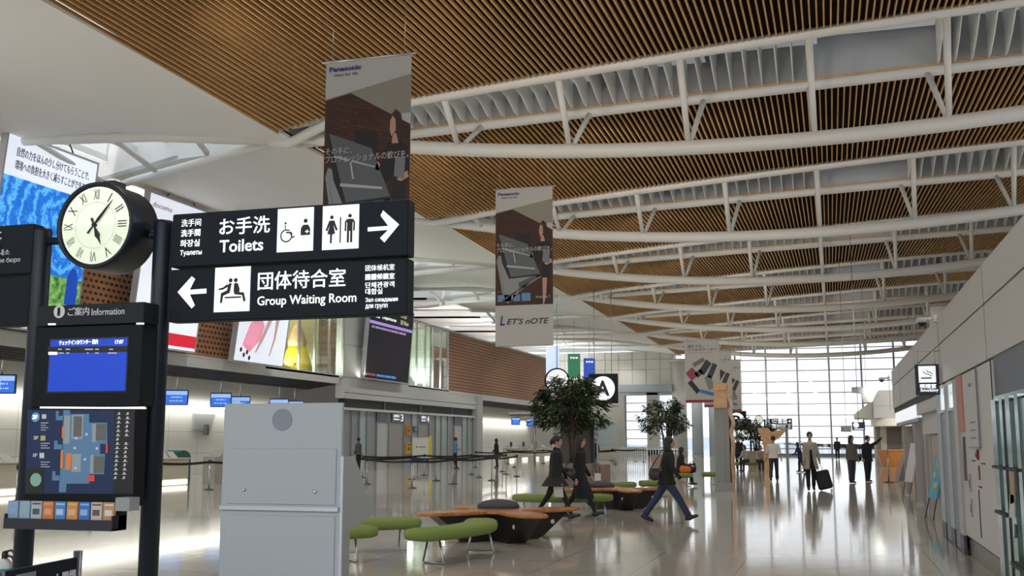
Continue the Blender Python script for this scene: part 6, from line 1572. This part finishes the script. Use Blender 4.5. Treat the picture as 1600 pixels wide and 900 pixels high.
    if hair in ('long', 'medium'):
        L_ = -.26 if hair == 'long' else -.14
        h.loft([(0, .060, L_, .080, .045), (0, .060, L_ * .5, .105, .072), (0, .045, .0, .105, .080), (0, .03, .05, .095, .08)], 16, M=HM)
        for s_ in (-1, 1): h.tube([HM @ Vector((s_ * .074, -.005, .05)), HM @ Vector((s_ * .082, 0, -.03)), HM @ Vector((s_ * .07, .01, L_ * .8))], [.022 * k, .026 * k, .018 * k], 10)
    if hair in ('tail', 'bun'):
        h.ell((0, .065, .0), (.062, .05, .06), M=HM)
        h.tube([HM @ Vector((0, .085, .03)), HM @ Vector((0, .125, .03)), HM @ Vector((0, .145, -.02)), HM @ Vector((0, .13, -.08))], [.022 * k, .034 * k, .036 * k, .018 * k], 10)
    # keep the face clear
    fused(h, 'hair', hair_col or M_hair, t, .010, 2)
    t['_'] = 0; del t['_']
    return t, [Vector((math.cos(math.radians(face + 90)) * w.x - math.sin(math.radians(face + 90)) * w.y, math.sin(math.radians(face + 90)) * w.x + math.cos(math.radians(face + 90)) * w.y, w.z)) * k + Vector(t.location) for w in [hh[5] for hh in hands]]
# face angle: 0 looks along +x (to the right side wall), 90 looks down the hall, -90 looks at the camera
def at_(x, y): v = gz(x, y); return (v.x, v.y, 0)
A1, hA = person('woman with tied back hair in a charcoal swing coat, carrying a white paper', at_(868, 813), 8, 1.66, legs=((26, 4), (-22, 14)), arms=((-8, 10, 4), (14, 22, 3)), top=(.011, .011, .012), hem=.70, flare=1.85, pants=(.010, .010, .012), pants_kind='tights', hair='tail', key='w1', headturn=-10)
B1, hB = person('woman all in black with long hair and a knee length skirt, walking behind the first', at_(905, 811), 5, 1.64, legs=((28, 6), (-16, 18)), arms=((-12, 12, 4), (12, 20, 4)), top=(.006, .006, .007), hem=.80, flare=.98, pants=(.010, .011, .018), pants_kind='skirt', hair='long', key='w2', headturn=-5)
C1, hC = person('woman with shoulder length hair, olive jacket and blue jeans striding to the right', at_(1043, 817), 4, 1.66, legs=((33, 4), (-30, 6)), arms=((22, 14, 6), (-24, 16, 6)), top=(.015, .014, .010), top_kind='jacket', hem=.76, flare=1.1, pants=(.030, .046, .10), pants_kind='jeans', hair='long', key='w3', lean=5, topname='jacket')
def bag(p, lab, size=(.16, .34, .26), ang=0, handle=.25, m=None, to=None):
    t = thing('shoulder_bag', lab, 'bag', p, math.radians(ang)); a, b, c = size
    mb = MB(); mb.ell((0, 0, c * .48), (b / 2, a / 2, c / 2)); mb.loft([(0, 0, 0.02, b * .42, a * .42), (0, 0, c * .5, b * .5, a * .5), (0, 0, c, b * .40, a * .25)], 16)
    fused(mb, 'bag_body', m or M_black, t, .014, 2)
    if to: MB().tube([(-b * .36, 0, c * .9), (to[0] - .02, to[1] - .02, to[2] - .02), (to[0], to[1] + .04, to[2]), (to[0] + .02, to[1], to[2] - .02), (b * .36, 0, c * .9)], .010, 8).build('strap', m or M_black, t)
    else: MB().tube([(-b * .36, 0, c * .9), (-b * .2, 0, c + handle), (b * .2, 0, c + handle), (b * .36, 0, c * .9)], .012, 8).build('strap', m or M_black, t)
    return t
bx = B1.location; bag((bx.x - .14, bx.y - .24, .80), 'black shoulder bag at the hip of the woman in black', size=(.14, .28, .24), ang=5, to=(.10, .06, .60))
cx_ = C1.location; bag((cx_.x - .20, cx_.y - .20, .82), 'black shoulder bag behind the hip of the woman in jeans', size=(.13, .26, .24), ang=-10, to=(.17, .02, .60))
pp = hA[0]
tag(MB().add([(0, 0, 0), (.20, 0, -.02), (.22, .01, -.28), (.03, .02, -.27), (0, .006, 0), (.20, .006, -.02), (.22, .016, -.28), (.03, .026, -.27)], [(3, 2, 1, 0), (4, 5, 6, 7), (0, 1, 5, 4), (1, 2, 6, 5), (2, 3, 7, 6), (3, 0, 4, 7)]).build('paper_folder', mat('paper_white', (.50, .50, .49), .6), loc=(pp.x - .02, pp.y - .04, pp.z - .02)), 'white paper folder in the hand of the woman in the swing coat', 'folder')
V1 = .014
person('person in a grey top with dark trousers, standing in profile beside the kiosk edge', at_(560, 735), 160, 1.66, legs=((4, 2), (-6, 4)), arms=((-6, 8, 3), (6, 25, 3)), top=(.075, .08, .09), top_kind='jacket', hem=.86, flare=1.05, pants=(.012, .012, .014), hair='short', key='p4', vox=V1, topname='jacket')
person('guard in a light blue shirt and dark trousers standing by the gate wall', at_(711, 733), 20, 1.68, legs=((6, 2), (-6, 3)), arms=((10, 70, 8), (10, 70, 8)), top=(.13, .27, .42), top_kind='shirt', pants=(.012, .012, .018), hair='short', male=True, key='p5', vox=V1, topname='shirt')
person('woman in a dark suit with long hair standing in profile near the white pier', at_(776, 731), 175, 1.63, legs=((3, 2), (-5, 4)), arms=((4, 40, 3), (4, 40, 3)), top=(.014, .014, .016), top_kind='jacket', hem=.84, flare=1.05, pants=(.012, .012, .014), hair='medium', key='p6', vox=V1, topname='jacket')
person('dark haired attendant in black standing between the big tree and the round pale columns', at_(931, 730), -70, 1.60, legs=((3, 2), (-4, 4)), arms=((10, 60, 12), (10, 60, 8)), top=(.012, .012, .014), top_kind='jacket', hem=.86, flare=1.05, pants=(.012, .012, .014), hair='bun', key='p7', vox=V1, topname='jacket', group=None)
person('distant person in a pink top behind the large tree planter', at_(873, 727), 180, 1.15, legs=((3, 2), (-4, 4)), arms=((10, 40, 8), (10, 40, 8)), top=(.55, .10, .18), top_kind='jacket', hem=.86, flare=1.05, pants=(.05, .04, .06), hair='short', key='p8', vox=V1, topname='jacket')
person('person in black seated on the green bench beside an orange bag', (-5.25, 38.75, 0), 10, 1.62, legs=((85, 88), (85, 80)), arms=((20, 60, 8), (20, 60, 8)), top=(.014, .014, .017), top_kind='jacket', pants=(.015, .015, .02), hair='medium', seated=.46, key='p9', vox=V1, lean=8, topname='jacket')
t = bag((-5.02, 38.60, .46), 'bright orange bag on the green bench beside the seated person', size=(.22, .42, .26), ang=15, handle=.02, m=mat('bag_orange', (.70, .16, .02), .7))
t = bag((-4.80, 38.80, .46), 'black upright bag on the green bench right of the orange bag', size=(.2, .30, .34), ang=0, handle=.05)
person('man in a white T-shirt and dark jeans walking away with his back to the camera', at_(1210, 752), 88, 1.72, legs=((12, 3), (-13, 22)), arms=((-10, 12, 14), (10, 12, 14)), top=(.74, .70, .67), top_kind='tee', sleeve=.3, pants=(.022, .030, .050), pants_kind='jeans', hair='short', hair_col=mat('hair_dark_brown', (.035, .012, .010), .6), male=True, key='p10', topname='t_shirt', lean=3)
D1, hD = person('person in a long open beige coat walking towards the camera and pulling a black suitcase', at_(1268, 767), -82, 1.78, legs=((10, 3), (-9, 12)), arms=((6, 8, 8), (-12, 4, 16)), top=(.42, .37, .29), hem=.66, flare=1.30, pants=(.012, .012, .02), hair='short', male=False, key='p11', lean=2)
# dark opening of the coat: the inner dark clothes seen down the front
d_ = D1
mb = MB().add([(-.03, -.185, 1.30), (.03, -.185, 1.30), (.05, -.215, 1.0), (.11, -.275, .70), (-.06, -.275, .70), (-.04, -.215, 1.0)], [(0, 1, 2, 3, 4, 5), (5, 4, 3, 2, 1, 0)])
mb.build('dark_inner_clothes', cloth((.014, .013, .018), 'inner'), d_)
p = gz(1292, 767)
t = thing('suitcase', 'black wheeled suitcase pulled by the person in the beige coat', 'suitcase', (p.x, p.y + .1, 0), math.radians(-8), rotx=0)
TM = rot('Y', -14)
MB().bbox(-.22, .22, -.15, .15, .05, .66, .05, M=TM).build('shell', mat('case_black', (.010, .010, .012), .6), t)
MB().tube([(-.10, .12, .62), (-.13, .12, .98), (-.0, .12, .99), (.03, .12, .62)], .011, 8, M=TM).build('handle', M_chrome, t)
for x in (-.16, .16):
    MB().lathe([(.035, -.02), (.035, .02)], 14, M=tr(x, -.08, .035) @ rot('X', 90)).build('wheel', mat('wheel_pale', (.5, .5, .5), .5), t)
MB().bbox(-.16, .16, -.165, -.15, .12, .40, .004, M=TM).build('front_pocket', mat('case_black2', (.02, .02, .022), .7), t)
person('dark haired person in blue stooping behind the beige coat', at_(1252, 738), -150, 1.45, legs=((8, 5), (-8, 8)), arms=((20, 40, 8), (20, 40, 8)), top=(.02, .03, .10), top_kind='jacket', hem=.8, pants=(.02, .025, .05), hair='medium', key='p12', vox=V1, lean=18, topname='jacket')
person('lone distant man in a dark suit walking before the far glass wall', at_(1309, 718), -90, 1.74, legs=((12, 3), (-10, 12)), arms=((-10, 8, 6), (10, 12, 6)), top=(.02, .022, .05), top_kind='jacket', hem=.82, flare=1.05, pants=(.018, .02, .035), hair='short', male=True, key='p13', vox=.016, topname='jacket')
E1, hE = person('woman of the couple, long dark hair and grey brown top, looking to the right', at_(1332, 755), -60, 1.70, legs=((4, 2), (-5, 6)), arms=((-2, 8, 6), (4, 12, 6)), top=(.13, .11, .10), top_kind='jacket', hem=.86, flare=1.05, pants=(.045, .045, .07), pants_kind='jeans', hair='long', key='p14', topname='jacket', headturn=25)
bag((E1.location.x + .24, E1.location.y + .1, .80), 'dark shoulder bag at the side of the woman of the couple', size=(.14, .30, .26), ang=20, handle=.4)
person('man of the couple in black, pointing up with one raised arm', at_(1357, 753), -55, 1.70, legs=((4, 2), (-5, 4)), arms=((4, 8, 8), (118, 12, 22)), top=(.014, .014, .018), top_kind='jacket', hem=.78, flare=1.1, pants=(.02, .02, .03), hair='short', male=True, key='p15', topname='jacket', pitch=1, headturn=20)
person('distant person in a black jacket standing left of the farthest tree', (atY(1154, 700, 60.5).x, 60.5, 0), -90, 1.72, legs=((3, 2), (-3, 3)), arms=((4, 30, 8), (4, 30, 8)), top=(.012, .012, .02), top_kind='jacket', hem=.85, pants=(.015, .015, .02), hair='short', male=True, key='p16', vox=V1, topname='jacket')
person('person in a pale jacket seated on the far green bench, left one', (atY(1166, 700, 58.9).x, 58.9, 0), -120, 1.66, legs=((80, 85), (78, 75)), arms=((20, 50, 8), (20, 50, 8)), top=(.38, .37, .33), top_kind='jacket', pants=(.03, .03, .03), hair='medium', seated=.46, key='p17', vox=V1, lean=18, topname='jacket')
person('person in a cream jacket seated on the far green bench, beside the wooden funnel', (atY(1185, 700, 58.7).x, 58.9, 0), -70, 1.66, legs=((80, 85), (78, 75)), arms=((20, 50, 8), (20, 50, 8)), top=(.42, .38, .30), top_kind='jacket', pants=(.02, .02, .05), hair='medium', seated=.46, key='p18', vox=V1, lean=22, topname='jacket')
bpy.context.view_layer.update()
